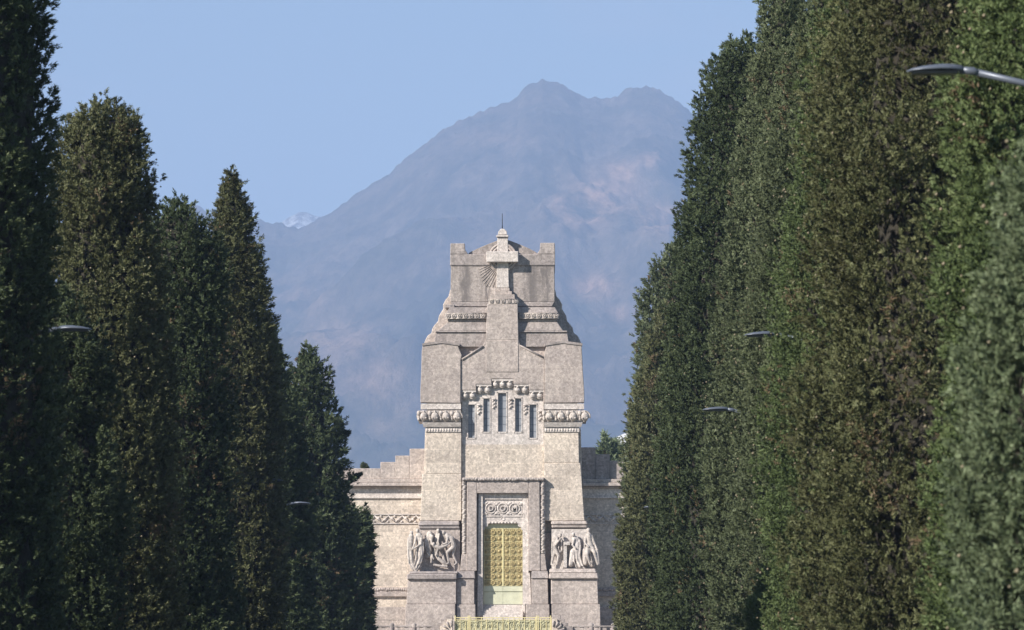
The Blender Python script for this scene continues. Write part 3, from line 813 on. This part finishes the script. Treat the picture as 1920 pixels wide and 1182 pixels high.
# ------------------------------------------------------------------ forecourt gate, piers, balustrade
YG = 297.0
GX = P(942, 1170, YG); gs = YG/F_
def gx(px): return (px-942)*gs*1.0
def gz(py): return P(942, py, YG).z-TZ
gate = empty('forecourt_gate', (GX.x, YG, TZ), 'low green and gold ornamental metal gate in front of the tower steps', 'gate')
for s in (-1, 1):
    x0, x1 = (gx(853), gx(942.6)) if s < 0 else (gx(943.4), gx(1034))
    m = MB(); m.box(x0, x1, -.02, .02, .15, gz(1163.5))
    for k in range(int((x1-x0)/.34)):
        cx = x0+.2+k*.34
        for j in range(7):
            cz = gz(1173)-j*.34
            if cz < .3: break
            m.ring((cx, -.03, cz), .11, .022, 12, 4); m.ball((cx, -.04, cz), (.055, .04, .055), 7, 5)
            m.ball((cx+.16, -.03, cz+.16), (.04, .03, .04), 6, 4)
    for k in range(30):
        cx = x0+.05+k*(x1-x0-.1)/29; m.ball((cx, -.03, gz(1166)+rng.uniform(-.05, .05)), (.06, .04, .05), 6, 4)
    leaf = m.build('gate_leaf', M['bronze'] if False else M['verdigris_gate'], gate)
    m = MB(); m.box(x0, x1, -.05, .05, gz(1159.2), gz(1157.6)); m.box(x0, x1, -.045, .045, gz(1163.3), gz(1162)); m.box(x0, x1, -.045, .045, .06, .14)
    n = 9
    for k in range(n+1):
        cx = x0+(x1-x0)*k/n; m.box(cx-.02, cx+.02, -.055, .052, .1, gz(1157.7))
    for px in ((853.5, 878, 881) if s < 0 else (1006, 1009, 1032)):
        m.box(gx(px)-.03, gx(px)+.03, -.07, .07, 0, gz(1154.5))
    m.build('gate_rail', M['bronze_edge'], leaf)
tilt = 0
for s, lab in ((-1, 'left stepped stone gate pier with a carved fan, beside the green and gold gate'), (1, 'right stepped stone gate pier with a carved fan, beside the green and gold gate')):
    pier = empty('gate_pier', (GX.x+gx(942+s*(92)), YG, TZ), lab, 'gate pier', 'stepped piers of the forecourt gate')
    def q(a): return s*a*gs
    m = MB()
    st = [(1,0),(1,gz(1153.5)),(17,gz(1153.5)),(17,gz(1161)),(24,gz(1161)),(24,gz(1168)),(31,gz(1168)),(31,gz(1174)),(38,gz(1174)),(38,0)]
    m.prism([(q(a), z) for a, z in st], -.1, .5)
    m.build('pier_back', M['grey'], pier, .02)
    m = MB()
    st = [(1.5,.1),(1.5,gz(1161)),(11,gz(1161)),(11,gz(1168)),(18,gz(1168)),(18,gz(1174)),(24,gz(1174)),(24,.1)]
    m.prism([(q(a), z) for a, z in st], -.22, -.1)
    m.build('pier_front', M['cream'], pier, .015)
    m = MB()
    for k in range(4):
        a = R(88-k*27); c0 = (q(3), gz(1184))
        p0 = (c0[0]+s*math.cos(a)*.25, -.25, c0[1]+math.sin(a)*.25); p1 = (c0[0]+s*math.cos(a)*.58, -.25, c0[1]+math.sin(a)*.58)
        m.tube([p0, p1], [.035, .075], 6)
    m.build('carved_fan', M['ledge'], pier)
for s, lab in ((-1, 'stone balustrade with round-topped posts left of the forecourt gate'), (1, 'stone balustrade with round-topped posts right of the forecourt gate')):
    bal = empty('balustrade', (GX.x+gx(942+s*160), YG, TZ), lab, 'balustrade', 'forecourt balustrades')
    x0, x1 = (gx(560)-gx(782), gx(822.5-.5)-gx(782)) if s < 0 else (gx(1073)-gx(1102), gx(1330)-gx(1102))
    m = MB(); m.box(x0, x1, .02, .24, gz(1176.5), gz(1173.2)); m.box(x0, x1, .02, .24, .05, .5)
    m.build('handrail', M['grey'], bal, .02)
    x = x0
    m = MB()
    while x < x1-.1:
        m.box(x, x+.22, .07, .19, .5, gz(1176.6)); x += .42
    m.build('baluster_panel', M['mid'], bal)
    pxs = [694.5, 735, 776.5, 653, 612] if s < 0 else [1108.5, 1150, 1191]
    for px in pxs:
        cx = gx(px)-(gx(782) if s < 0 else gx(1102))
        m = MB(); m.tube([(cx, .13, 0), (cx, .13, gz(1173.5)), (cx, .13, gz(1171)), (cx, .13, gz(1169.4)), (cx, .13, gz(1168.6))], [.15, .15, .14, .10, .03], 12)
        m.build('post', M['grey'], bal)

# ------------------------------------------------------------------ foliage
def leaf_mat(name, cA, cB, cC, rough=.62):
    m, nt, b = newmat(name, rough, .28)
    a = nt.nodes.new('ShaderNodeAttribute'); a.attribute_name = 'tint'
    c = ramp(nt, a.outputs['Fac'], (0., cA), (.45, cB), (.85, cC), (.97, (.150, .105, .060)))
    nt.links.new(c, b.inputs['Base Color'])
    return m
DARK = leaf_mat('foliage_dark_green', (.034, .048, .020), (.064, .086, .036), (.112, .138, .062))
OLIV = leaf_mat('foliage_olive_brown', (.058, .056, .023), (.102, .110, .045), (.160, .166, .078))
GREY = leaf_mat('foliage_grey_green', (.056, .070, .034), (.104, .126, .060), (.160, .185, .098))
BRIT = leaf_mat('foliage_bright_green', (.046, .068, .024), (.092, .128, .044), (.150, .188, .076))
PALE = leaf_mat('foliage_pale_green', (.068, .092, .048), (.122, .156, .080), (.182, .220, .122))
CORE_SHADE = simple('crown_core_shade', (.034, .030, .022), .95, 0, .4, 12)  # dark brown on the inner body stands in for shade between the boughs
CONE = simple('cypress_cone', (.24, .20, .13), .8, 0, .3, 30)

def foliage(name, parent, mat, n_tuft, env, H0, H1, tuft, leaf, seed, cones=0, up=1.0, rough_=.16, blades=22, box=None, bough=.27, lobes=1.0, core=.62, gap=.22, front=.55):
    """env(h, phi) -> radius. Tufts of narrow leaf blades all through the outer shell, around a lumpy inner body."""
    rs = np.random.RandomState(seed)
    hs = np.linspace(H0, H1, 400); rr = env(hs, 0*hs)
    cdf = np.cumsum(rr+.25); cdf /= cdf[-1]
    area = 2*np.pi*float(np.mean(rr))*(H1-H0)
    nb = int(area/(bough*bough*.8))
    h = np.interp(rs.rand(nb), cdf, hs); phi = rs.rand(nb)*2*np.pi
    keep = (np.sin(phi) < .45) | (rs.rand(nb) < front)
    h = h[keep]; phi = phi[keep]; nb = len(h)
    re = env(h, phi); cx, cy = np.cos(phi), np.sin(phi)
    plume = fbm(cx*re*1.1, cy*re*1.1, h*.30, seed, 3)
    hole = fbm(cx*re*1.5, cy*re*1.5, h*.75, seed+90, 2)
    lobe = fbm(cx*re*1.9, cy*re*1.9, h*.55, seed+120, 2)
    deep = (rs.rand(nb) < .3)*rs.rand(nb)*re*.32
    rad = re*(1+rough_*plume) + np.minimum(.55*lobe, .12)*lobes - bough*.5 - deep - rs.rand(nb)**1.3*bough*1.5 - np.clip(hole-.15, 0, 1)*gap*2.6
    rad = np.maximum(rad, .03)
    if box is not None:
        rad = (1/np.maximum(np.abs(cx)/box[0], np.abs(cy)/box[1]))-bough*.5-.1*rs.rand(nb)
    bc = np.stack([cx*rad, cy*rad, h], -1)
    tipb = np.clip((H1-h)/2.0, .15, 1)
    bax = np.stack([cx*.40*tipb, cy*.40*tipb, np.full(nb, up)], -1) + rs.randn(nb, 3)*.16
    bax /= np.linalg.norm(bax, axis=1, keepdims=True)
    bL = bough*(2.1+1.5*rs.rand(nb)); bR = bough*(.5+.35*rs.rand(nb))
    btint = np.clip(.38+.42*fbm(cx*re*.8, cy*re*.8, h*.35, seed+7, 2)+.13*rs.randn(nb), 0, .8)
    dry = (fbm(cx*re*1.2, cy*re*1.2, h*.6, seed+201, 2) > .36) & (rs.rand(nb) < .26)
    per = max(3, int(n_tuft/nb)); n = nb*per
    I = np.repeat(np.arange(nb), per)
    u_ = rs.rand(n)
    dv = rs.randn(n, 3); out_ = np.stack([cx[I], cy[I], 0*cx[I]], -1)
    dv = dv/np.linalg.norm(dv, axis=1, keepdims=True) + out_*.35
    dv -= bax[I]*(dv*bax[I]).sum(1, keepdims=True); dv /= np.linalg.norm(dv, axis=1, keepdims=True)
    prof_ = np.sqrt(np.clip(1-(u_*1.9-.75)**2/1.35, .02, 1))
    base = bc[I]+bax[I]*((u_-.45)*bL[I])[:, None]+dv*(bR[I]*prof_*(.75+.35*rs.rand(n)))[:, None]
    ax = bax[I]*.8+dv*.55+rs.randn(n, 3)*.22
    ax /= np.linalg.norm(ax, axis=1, keepdims=True)
    L = tuft*(.5+.7*rs.rand(n))
    tint = np.clip(btint[I]+.10*rs.randn(n)+(u_-.5)*.18, 0, 1)
    B = blades
    u = rs.rand(n, B)
    d = ax[:, None, :]*.9 + rs.randn(n, B, 3)*.42
    d /= np.linalg.norm(d, axis=2, keepdims=True)
    p = base[:, None, :] + ax[:, None, :]*(u*L[:, None])[..., None] + rs.randn(n, B, 3)*(tuft*.12)
    nf = (dv*.75+bax[I]*.15+out_*.45)[:, None, :] + rs.randn(n, B, 3)*.42
    side = np.cross(nf, d); side /= np.linalg.norm(side, axis=2, keepdims=True)
    ll = leaf[0]*(.6+.8*rs.rand(n, B))[..., None]; ww = leaf[1]*(.7+.6*rs.rand(n, B))[..., None]
    v0 = p - side*ww*.5; v1 = p + side*ww*.5; v2 = p + d*ll
    V = np.stack([v0, v1, v2], 2).reshape(-1, 3)
    T = np.where((dry[I][:, None]) & (rs.rand(n, B) < .6), 1.0, np.clip(tint[:, None]+rs.randn(n, B)*.10, 0, .86)).ravel()
    Fc = np.arange(len(V), dtype=np.int32)
    nt_ = len(V)//3
    mats = np.zeros(nt_, np.int32)
    # inner body
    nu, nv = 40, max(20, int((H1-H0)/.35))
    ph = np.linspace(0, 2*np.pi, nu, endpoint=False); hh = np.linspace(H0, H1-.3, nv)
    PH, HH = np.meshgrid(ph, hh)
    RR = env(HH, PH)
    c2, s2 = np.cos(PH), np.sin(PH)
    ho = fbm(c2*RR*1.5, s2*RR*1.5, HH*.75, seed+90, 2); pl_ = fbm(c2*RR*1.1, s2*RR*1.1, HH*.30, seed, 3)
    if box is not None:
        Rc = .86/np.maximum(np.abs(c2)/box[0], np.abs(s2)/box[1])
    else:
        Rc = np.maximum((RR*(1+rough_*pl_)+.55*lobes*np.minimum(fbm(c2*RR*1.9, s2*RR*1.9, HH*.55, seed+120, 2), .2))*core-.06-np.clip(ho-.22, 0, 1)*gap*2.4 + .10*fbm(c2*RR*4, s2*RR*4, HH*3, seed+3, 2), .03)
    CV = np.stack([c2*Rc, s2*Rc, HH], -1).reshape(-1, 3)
    i = np.arange(nu*nv).reshape(nv, nu); j = np.roll(i, -1, 1)
    Q = np.stack([i[:-1], j[:-1], j[1:], i[1:]], -1).reshape(-1, 4)
    nV = len(V)
    loops = [Fc, (Q.ravel()+nV).astype(np.int32), (np.arange(nu)[::-1]+nV).astype(np.int32), ((nv-1)*nu+np.arange(nu)+nV).astype(np.int32)]
    allV = [V, CV]
    starts = [np.arange(0, nt_*3, 3), nt_*3+np.arange(0, Q.size, 4), [nt_*3+Q.size], [nt_*3+Q.size+nu]]
    tints = [T, np.full(len(Q)+2, .0)]
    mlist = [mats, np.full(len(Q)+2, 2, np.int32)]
    tot = nt_*3+Q.size+2*nu; nV += len(CV)
    if cones:
        hc = np.interp(rs.rand(cones), cdf, hs); pc = rs.rand(cones)*2*np.pi
        rc = env(hc, pc)
        rc = rc*(1+rough_*fbm(np.cos(pc)*rc*1.1, np.sin(pc)*rc*1.1, hc*.30, seed, 3))+.10
        cc = np.stack([np.cos(pc)*rc, np.sin(pc)*rc, hc], -1)
        r_ = .024*(.7+.6*rs.rand(cones))*max(1, leaf[1]/.045)
        o6 = np.array([(1,0,0),(-1,0,0),(0,1,0),(0,-1,0),(0,0,1),(0,0,-1)], float)
        ov = (cc[:, None, :]+o6[None]*r_[:, None, None]).reshape(-1, 3)
        of = np.array([(0,2,4),(2,1,4),(1,3,4),(3,0,4),(2,0,5),(1,2,5),(3,1,5),(0,3,5)])
        F_o = (of[None]+(np.arange(cones)*6)[:, None, None]).reshape(-1, 3)
        allV.append(ov); loops.append((F_o.ravel()+nV).astype(np.int32)); starts.append(tot+np.arange(0, F_o.size, 3))
        tints.append(np.full(len(F_o), .9)); mlist.append(np.ones(len(F_o), np.int32))
    allV = np.concatenate(allV); loops = np.concatenate(loops); starts = np.concatenate([np.asarray(s_) for s_ in starts]).astype(np.int32)
    me = bpy.data.meshes.new(name)
    me.vertices.add(len(allV)); me.vertices.foreach_set('co', allV.astype(np.float32).ravel())
    me.loops.add(len(loops)); me.loops.foreach_set('vertex_index', loops)
    me.polygons.add(len(starts)); me.polygons.foreach_set('loop_start', starts)
    me.polygons.foreach_set('material_index', np.concatenate(mlist))
    at = me.attributes.new('tint', 'FLOAT', 'FACE'); at.data.foreach_set('value', np.concatenate(tints).astype(np.float32))
    me.update(calc_edges=True)
    me.materials.append(mat)
    me.materials.append(CONE)
    me.materials.append(CORE_SHADE)
    return link_mesh(name, me, parent)

def trunk(parent, H, r, lean=0, seed=0):
    m = MB(); rt = random.Random(seed)
    m.tube([(0, 0, -.1), (0, 0, .3), (.05, 0, 1.5), (lean*.5, 0, H*.5), (lean, 0, H*.85)], [r*1.5, r*1.1, r, r*.6, r*.12], 10)
    for k in range(9):
        z = 1.0+k*(H-3)*.085; a = rt.uniform(0, 6.28)
        m.tube([(0, 0, z), (math.cos(a)*r*2, math.sin(a)*r*2, z+.5), (math.cos(a)*r*2.6, math.sin(a)*r*2.6, z+1.4)], [r*.3, r*.2, r*.05], 6)
    return m.build('trunk', M['bark'], parent)

def prof_env(pts, ecc=0.0, leanx=0.0):
    hp = np.array([a for a, b in pts]); rp = np.array([b for a, b in pts])
    def env(h, phi):
        return np.interp(h, hp, rp)*(1+ecc*np.cos(phi))
    return env

GRP_L = 'cypresses on the left side of the avenue'; GRP_R = 'cypresses on the right side of the avenue'
def cypress(lab, Y, inner, top_py, w, mat, seed, side, shape, group, cones=0, rough_=.16, leafk=1.0, dens=1.0, up=1.0, cover=4.3, name='cypress_tree', gap=.22, core=.62, ecc=0, sprays=(), **kw):
    """inner: x of the avenue-side edge at the bottom of the picture; w: radius in metres; shape: (height fraction, radius fraction)"""
    H = P(1000, top_py, Y).z-.25
    xin = P(inner, 1100, Y).x - side*(.0-.16)
    cxx = xin - w*.97 if side < 0 else xin + w*.97
    t = empty(name, (cxx, Y, 0), lab, 'cypress', group)
    env = prof_env([(H*a, w*b) for a, b in shape])
    trunk(t, H, min(.22, w*.12), 0, seed)
    s = Y/5333.0                        # metres per rendered pixel
    lw = max(.021, min(.08, 1.15*s))*leafk; ll = lw*2.3
    area = 2*math.pi*w*H*.85
    blades = 24
    n = int(area*cover*dens/(blades*lw*ll*.5)/1.0)
    n = min(n, 34000)
    foliage('crown', t, mat, n, env, .8, H, lw*4.5, (ll, lw), seed, cones, up, rough_, blades, gap=gap, core=core, **kw)
    for (px, py, ln) in sprays:
        z_ = P(px, py, Y).z; x1 = P(px, py, Y).x-cxx
        x0 = x1+side*ln
        rs = np.random.RandomState(int(px))
        m = MB(); m.tube([(x0*.6, 0, z_-ln*.9), (x0, 0, z_-ln*.45), (x1, 0, z_)], [.05, .03, .01], 6)
        for k in range(330):
            f = rs.rand()**.8; c = Vector((x0+(x1-x0)*f, 0, z_-ln*.45*(1-f)))
            q = Vector(rs.randn(3))*(.16*(1.1-f)); d = Vector((-side*.8, 0, .7))+Vector(rs.randn(3))*.4; d.normalize()
            sd = d.cross(Vector(rs.randn(3))).normalized()*lw*.6
            p0 = c+q; m.add([p0-sd, p0+sd, p0+d*ll*1.4], [(0, 1, 2)])
        m.build('branch', mat, t)
    return t

S_COL = [(0,.75),(.08,.98),(.35,1),(.6,.93),(.78,.80),(.9,.60),(.96,.38),(1,.06)]
S_ROUND = [(0,.7),(.1,.95),(.4,1),(.65,.90),(.80,.74),(.9,.60),(.955,.42),(.985,.24),(1,.05)]
S_CONE = [(0,.75),(.1,1),(.3,.96),(.5,.84),(.7,.62),(.85,.42),(.95,.22),(1,.03)]
# left side, nearest first
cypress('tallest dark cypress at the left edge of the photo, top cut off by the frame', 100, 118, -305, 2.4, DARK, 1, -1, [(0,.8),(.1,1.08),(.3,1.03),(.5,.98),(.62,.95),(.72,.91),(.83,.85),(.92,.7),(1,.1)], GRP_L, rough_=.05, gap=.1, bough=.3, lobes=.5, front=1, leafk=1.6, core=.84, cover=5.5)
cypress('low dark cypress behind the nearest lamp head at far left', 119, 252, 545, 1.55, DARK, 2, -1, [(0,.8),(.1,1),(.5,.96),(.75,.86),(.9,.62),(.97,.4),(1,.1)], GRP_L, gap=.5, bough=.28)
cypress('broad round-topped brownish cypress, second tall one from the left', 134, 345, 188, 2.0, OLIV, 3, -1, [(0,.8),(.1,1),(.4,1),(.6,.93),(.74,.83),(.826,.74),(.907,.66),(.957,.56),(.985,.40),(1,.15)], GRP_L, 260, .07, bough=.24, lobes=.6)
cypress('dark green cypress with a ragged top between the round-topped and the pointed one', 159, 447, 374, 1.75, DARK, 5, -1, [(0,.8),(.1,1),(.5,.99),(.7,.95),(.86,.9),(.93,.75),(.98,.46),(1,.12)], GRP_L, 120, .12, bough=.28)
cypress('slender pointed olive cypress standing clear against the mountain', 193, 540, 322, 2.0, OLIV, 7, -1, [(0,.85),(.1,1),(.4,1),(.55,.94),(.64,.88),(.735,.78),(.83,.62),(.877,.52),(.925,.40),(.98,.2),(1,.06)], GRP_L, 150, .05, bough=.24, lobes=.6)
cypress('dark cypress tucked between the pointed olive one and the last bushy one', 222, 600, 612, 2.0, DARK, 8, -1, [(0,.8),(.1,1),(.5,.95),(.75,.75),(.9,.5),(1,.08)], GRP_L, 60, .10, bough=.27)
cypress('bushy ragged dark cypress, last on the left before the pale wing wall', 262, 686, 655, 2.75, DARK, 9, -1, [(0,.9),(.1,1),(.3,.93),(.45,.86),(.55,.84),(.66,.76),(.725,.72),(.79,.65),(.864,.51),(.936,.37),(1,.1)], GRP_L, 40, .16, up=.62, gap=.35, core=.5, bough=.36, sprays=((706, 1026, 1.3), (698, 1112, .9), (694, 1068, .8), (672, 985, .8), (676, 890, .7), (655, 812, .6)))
# right side, nearest first
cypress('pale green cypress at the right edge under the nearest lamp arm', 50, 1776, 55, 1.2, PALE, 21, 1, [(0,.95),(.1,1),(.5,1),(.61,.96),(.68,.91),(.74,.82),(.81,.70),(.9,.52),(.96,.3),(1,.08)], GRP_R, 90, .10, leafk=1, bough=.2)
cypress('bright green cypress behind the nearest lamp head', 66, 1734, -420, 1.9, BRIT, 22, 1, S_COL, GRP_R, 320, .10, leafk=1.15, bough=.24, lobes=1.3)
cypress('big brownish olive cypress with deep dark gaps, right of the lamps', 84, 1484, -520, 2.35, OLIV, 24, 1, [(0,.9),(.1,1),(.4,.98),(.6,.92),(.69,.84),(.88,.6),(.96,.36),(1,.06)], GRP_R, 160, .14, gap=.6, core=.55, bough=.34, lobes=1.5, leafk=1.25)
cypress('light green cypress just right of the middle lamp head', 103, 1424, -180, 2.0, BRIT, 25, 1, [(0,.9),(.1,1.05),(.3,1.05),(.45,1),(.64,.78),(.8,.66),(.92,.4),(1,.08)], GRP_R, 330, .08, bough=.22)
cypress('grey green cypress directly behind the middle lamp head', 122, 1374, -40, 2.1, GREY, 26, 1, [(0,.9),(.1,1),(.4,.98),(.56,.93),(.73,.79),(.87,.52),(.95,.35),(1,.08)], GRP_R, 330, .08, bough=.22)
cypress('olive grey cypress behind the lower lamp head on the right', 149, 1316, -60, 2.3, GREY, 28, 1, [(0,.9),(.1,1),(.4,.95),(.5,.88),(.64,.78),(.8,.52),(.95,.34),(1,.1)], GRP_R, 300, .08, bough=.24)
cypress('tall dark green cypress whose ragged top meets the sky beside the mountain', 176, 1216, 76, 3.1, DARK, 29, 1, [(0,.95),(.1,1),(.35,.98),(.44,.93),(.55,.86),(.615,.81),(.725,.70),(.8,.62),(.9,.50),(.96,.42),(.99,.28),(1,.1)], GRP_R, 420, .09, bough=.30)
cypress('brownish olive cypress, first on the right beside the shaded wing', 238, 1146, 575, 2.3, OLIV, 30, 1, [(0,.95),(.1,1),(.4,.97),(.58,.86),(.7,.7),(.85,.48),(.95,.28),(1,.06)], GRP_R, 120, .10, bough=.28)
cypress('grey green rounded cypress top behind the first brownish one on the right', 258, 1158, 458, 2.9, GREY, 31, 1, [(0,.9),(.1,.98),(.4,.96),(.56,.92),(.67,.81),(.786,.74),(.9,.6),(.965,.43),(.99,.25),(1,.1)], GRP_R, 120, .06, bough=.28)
cypress('low young green cypress at the foot of the right row', 112, 1352, 1068, .95, BRIT, 33, 1, [(0,.8),(.3,1),(.7,.8),(.9,.45),(1,.1)], GRP_R, 0, .15)

# unseen cypresses added at left to throw shade on the left row's foot
outer = None
for k, Y in enumerate((52, 66, 80, 95, 109, 124, 139, 153, 168, 183, 198, 212)):
    lab_ = 'unseen dark cypress added beyond the left edge to shade the left row'
    if outer is None:
        outer = cypress(lab_, Y, 0, 0, 2.6, DARK, 90, -1, S_COL, 'unseen cypresses added beyond the left edge for shade', leafk=1.7, bough=.5, cover=2.5)
        zs = 20.5/P(1000, 0, Y).z; outer.scale = (1.55, 1.55, zs); o = outer
    else:
        o = outer.copy(); C.objects.link(o)
        for ch in outer.children:
            c2_ = ch.copy(); C.objects.link(c2_); c2_.parent = o
        o.rotation_euler = (0, 0, 0)
    o.location = (-27.5-(k % 3)*.7, Y, 0)

# clipped dark cypress block beside the wing
t = empty('clipped_cypress', (P(652, 1100, 285).x, 285, 0), 'flat-topped clipped dark cypress against the pale left wing wall', 'clipped cypress')
Hc = P(650, 957, 285).z
trunk(t, Hc*.8, .15, 0, 77)
foliage('crown', t, DARK, 5200, lambda h, p: np.full_like(h, 1.0), .5, Hc-.25, .3, (.24, .085), 78, 0, .4, .03, 24, box=(1.0, 1.0), front=1)

# sprays that stick out of the last left tree and pale shoots are part of crowns; small trees far behind the wings
def small_tree(lab, px, py_top, Y, w, mat, seed, base_px=0, name='tree'):
    H = P(px, py_top, Y).z
    t = empty(name, (P(px, 800, Y).x, Y, 0), lab, 'tree')
    trunk(t, H*.9, .2, 0, seed)
    foliage('crown', t, mat, 2600, prof_env([(0,.4),(H*.3,w*.7),(H*.6,w),(H*.85,w*.8),(H,.1)]), H*.3, H, .6 if w > .8 else .15, (.30, .10) if w > .8 else (.12, .05), seed, 0, .6, .35, 24, gap=.7 if w > .8 else .1, core=.6, front=1, bough=min(.3, w*.3))
small_tree('small leafy green tree showing over the shaded right wing parapet', 1136, 832, 372, 2.0, PALE, 61, name='broadleaf_tree')
small_tree('low green tree top just right of the leafy one over the right wing', 1152, 846, 376, 1.1, BRIT, 62, name='broadleaf_tree')
small_tree('tiny dark conifer tip poking over the left wing parapet', 683, 874, 372, .3, DARK, 63, name='conifer')

# far pale house
hx = P(1166, 850, 520)
ho = empty('house', (hx.x+2, 524, 0), 'far pale house wall between the small tree and the right cypresses', 'house')
hh = P(1166, 834, 520).z
m = MB(); m.box(-3.6, 5, -4, 4, 0, hh); m.build('wall', M['plaster'], ho)
m = MB(); m.frus((-4, 5.4, -4.4, 4.4, hh), (-1, 2.4, -.4, .4, hh+1.6)); m.build('roof', M['plaster'], ho)
for k in range(4):
    m = MB(); m.box(-2.6+k*1.9, -1.7+k*1.9, -4.06, -3.9, hh-6.5, hh-5); m.build('window', M['dark'], ho)

# ------------------------------------------------------------------ street lamps
def lamp_proto(side):
    """side -1: pole to the left of its head, +1: pole to the right. Head tip at x=0, reaching towards the pole."""
    s = side
    t = empty('street_lamp', (0, 0, 0))
    H = 9.0
    m = MB(); L = .68
    secs = [(0,.03,.012,.0),(.06,.09,.03,.012),(.2,.15,.05,.022),(.4,.165,.065,.03),(.56,.13,.065,.03),(.66,.07,.06,.022),(L,.05,.05,.018)]
    n = 14; vs = []; fs = []
    for (u, w, h, zc) in secs:
        for q_ in range(n):
            a = 2*math.pi*q_/n
            z = math.sin(a); z = z*h if z > 0 else z*h*.35
            vs.append((s*u, math.cos(a)*w, z+zc-.02))
    for i in range(len(secs)-1):
        for q_ in range(n): fs.append((i*n+q_, i*n+(q_+1) % n, (i+1)*n+(q_+1) % n, (i+1)*n+q_))
    fs.append(tuple(range(n-1, -1, -1))); fs.append(tuple(range((len(secs)-1)*n, len(secs)*n)))
    m.add(vs, fs, True)
    hd = m.build('lamp_head', M['lamp'], t); hd.location = (0, 0, H)
    m = MB()
    m.frus((min(s*.05, s*.6), max(s*.05, s*.6), -.12, .12, -.052), (min(s*.07, s*.62), max(s*.07, s*.62), -.145, .145, -.018))
    m.build('light_panel', M['lamp_dark'], hd)
    m = MB(); m.tube([(s*.64, 0, 0), (s*.80, 0, -.01), (s*.86, 0, -.035)], [.045, .05, .044], 10); m.build('joint', M['lamp'], hd)
    m = MB(); m.tube([(s*.82, 0, H-.02), (s*1.5, 0, H-.18), (s*2.05, 0, H-.38), (s*2.3, 0, H-.62)], .042, 8); m.build('arm', M['lamp'], t)
    m = MB(); m.tube([(s*2.3, 0, 0), (s*2.3, 0, 1.2), (s*2.3, 0, 1.21), (s*2.3, 0, H-.45)], [.11, .11, .085, .05], 12); m.build('pole', M['lamp'], t)
    return t
def copy_tree(o, parent=None):
    c = o.copy(); C.objects.link(c); c.parent = parent
    for ch in list(o.children): copy_tree(ch, c)
    return c
spots = [(1, 1700, 132, 'nearest street lamp on the right, its arm reaching in from the frame edge'),
         (1, 1395, 628, 'middle lamp head on the right, over a pinkish withered tuft'),
         (1, 1317, 768, 'slim lamp head low on the right cypresses, below and left of the middle one'),
         (1, 1207, 951, 'farthest lamp on the right, a small glint near the shaded wing'),
         (-1, 172, 617, 'nearest lamp head on the left, in front of the low dark cypress'),
         (-1, 531, 901, 'second lamp head on the left, a small grey sliver on dark foliage'),
         (-1, 583, 944, 'farthest lamp head on the left, lowest of the left ones')]
protos = {}
for s, px, py, lab in spots:
    # distance follows from all heads hanging nine metres up
    lo, hi = 20, 400
    for _ in range(50):
        mid_ = (lo+hi)/2
        if P(px, py, mid_).z < 9.0: lo = mid_
        else: hi = mid_
    if s not in protos: protos[s] = o = lamp_proto(s)
    else: o = copy_tree(protos[s])
    p = P(px, py, lo); o.location = (p.x, lo, 0)
    tag(o, lab, 'street lamp', 'street lamps along the avenue')
    print('lamp', px, round(lo, 1), round(p.x, 2))

# ------------------------------------------------------------------ haze
hm = bpy.data.materials.new('haze'); hm.use_nodes = True
hn = hm.node_tree; hn.nodes.clear()
pv = hn.nodes.new('ShaderNodeVolumePrincipled'); ho_ = hn.nodes.new('ShaderNodeOutputMaterial')
pv.inputs['Color'].default_value = (.48, .64, .97, 1)
pv.inputs['Density'].default_value = 1.06e-4
pv.inputs['Anisotropy'].default_value = .0
hn.links.new(pv.outputs['Volume'], ho_.inputs['Volume'])
hz = MB().box(-7500, 7500, -900, 24500, -1.6, 1750).build('haze', hm); tag(hz, kind='stuff')
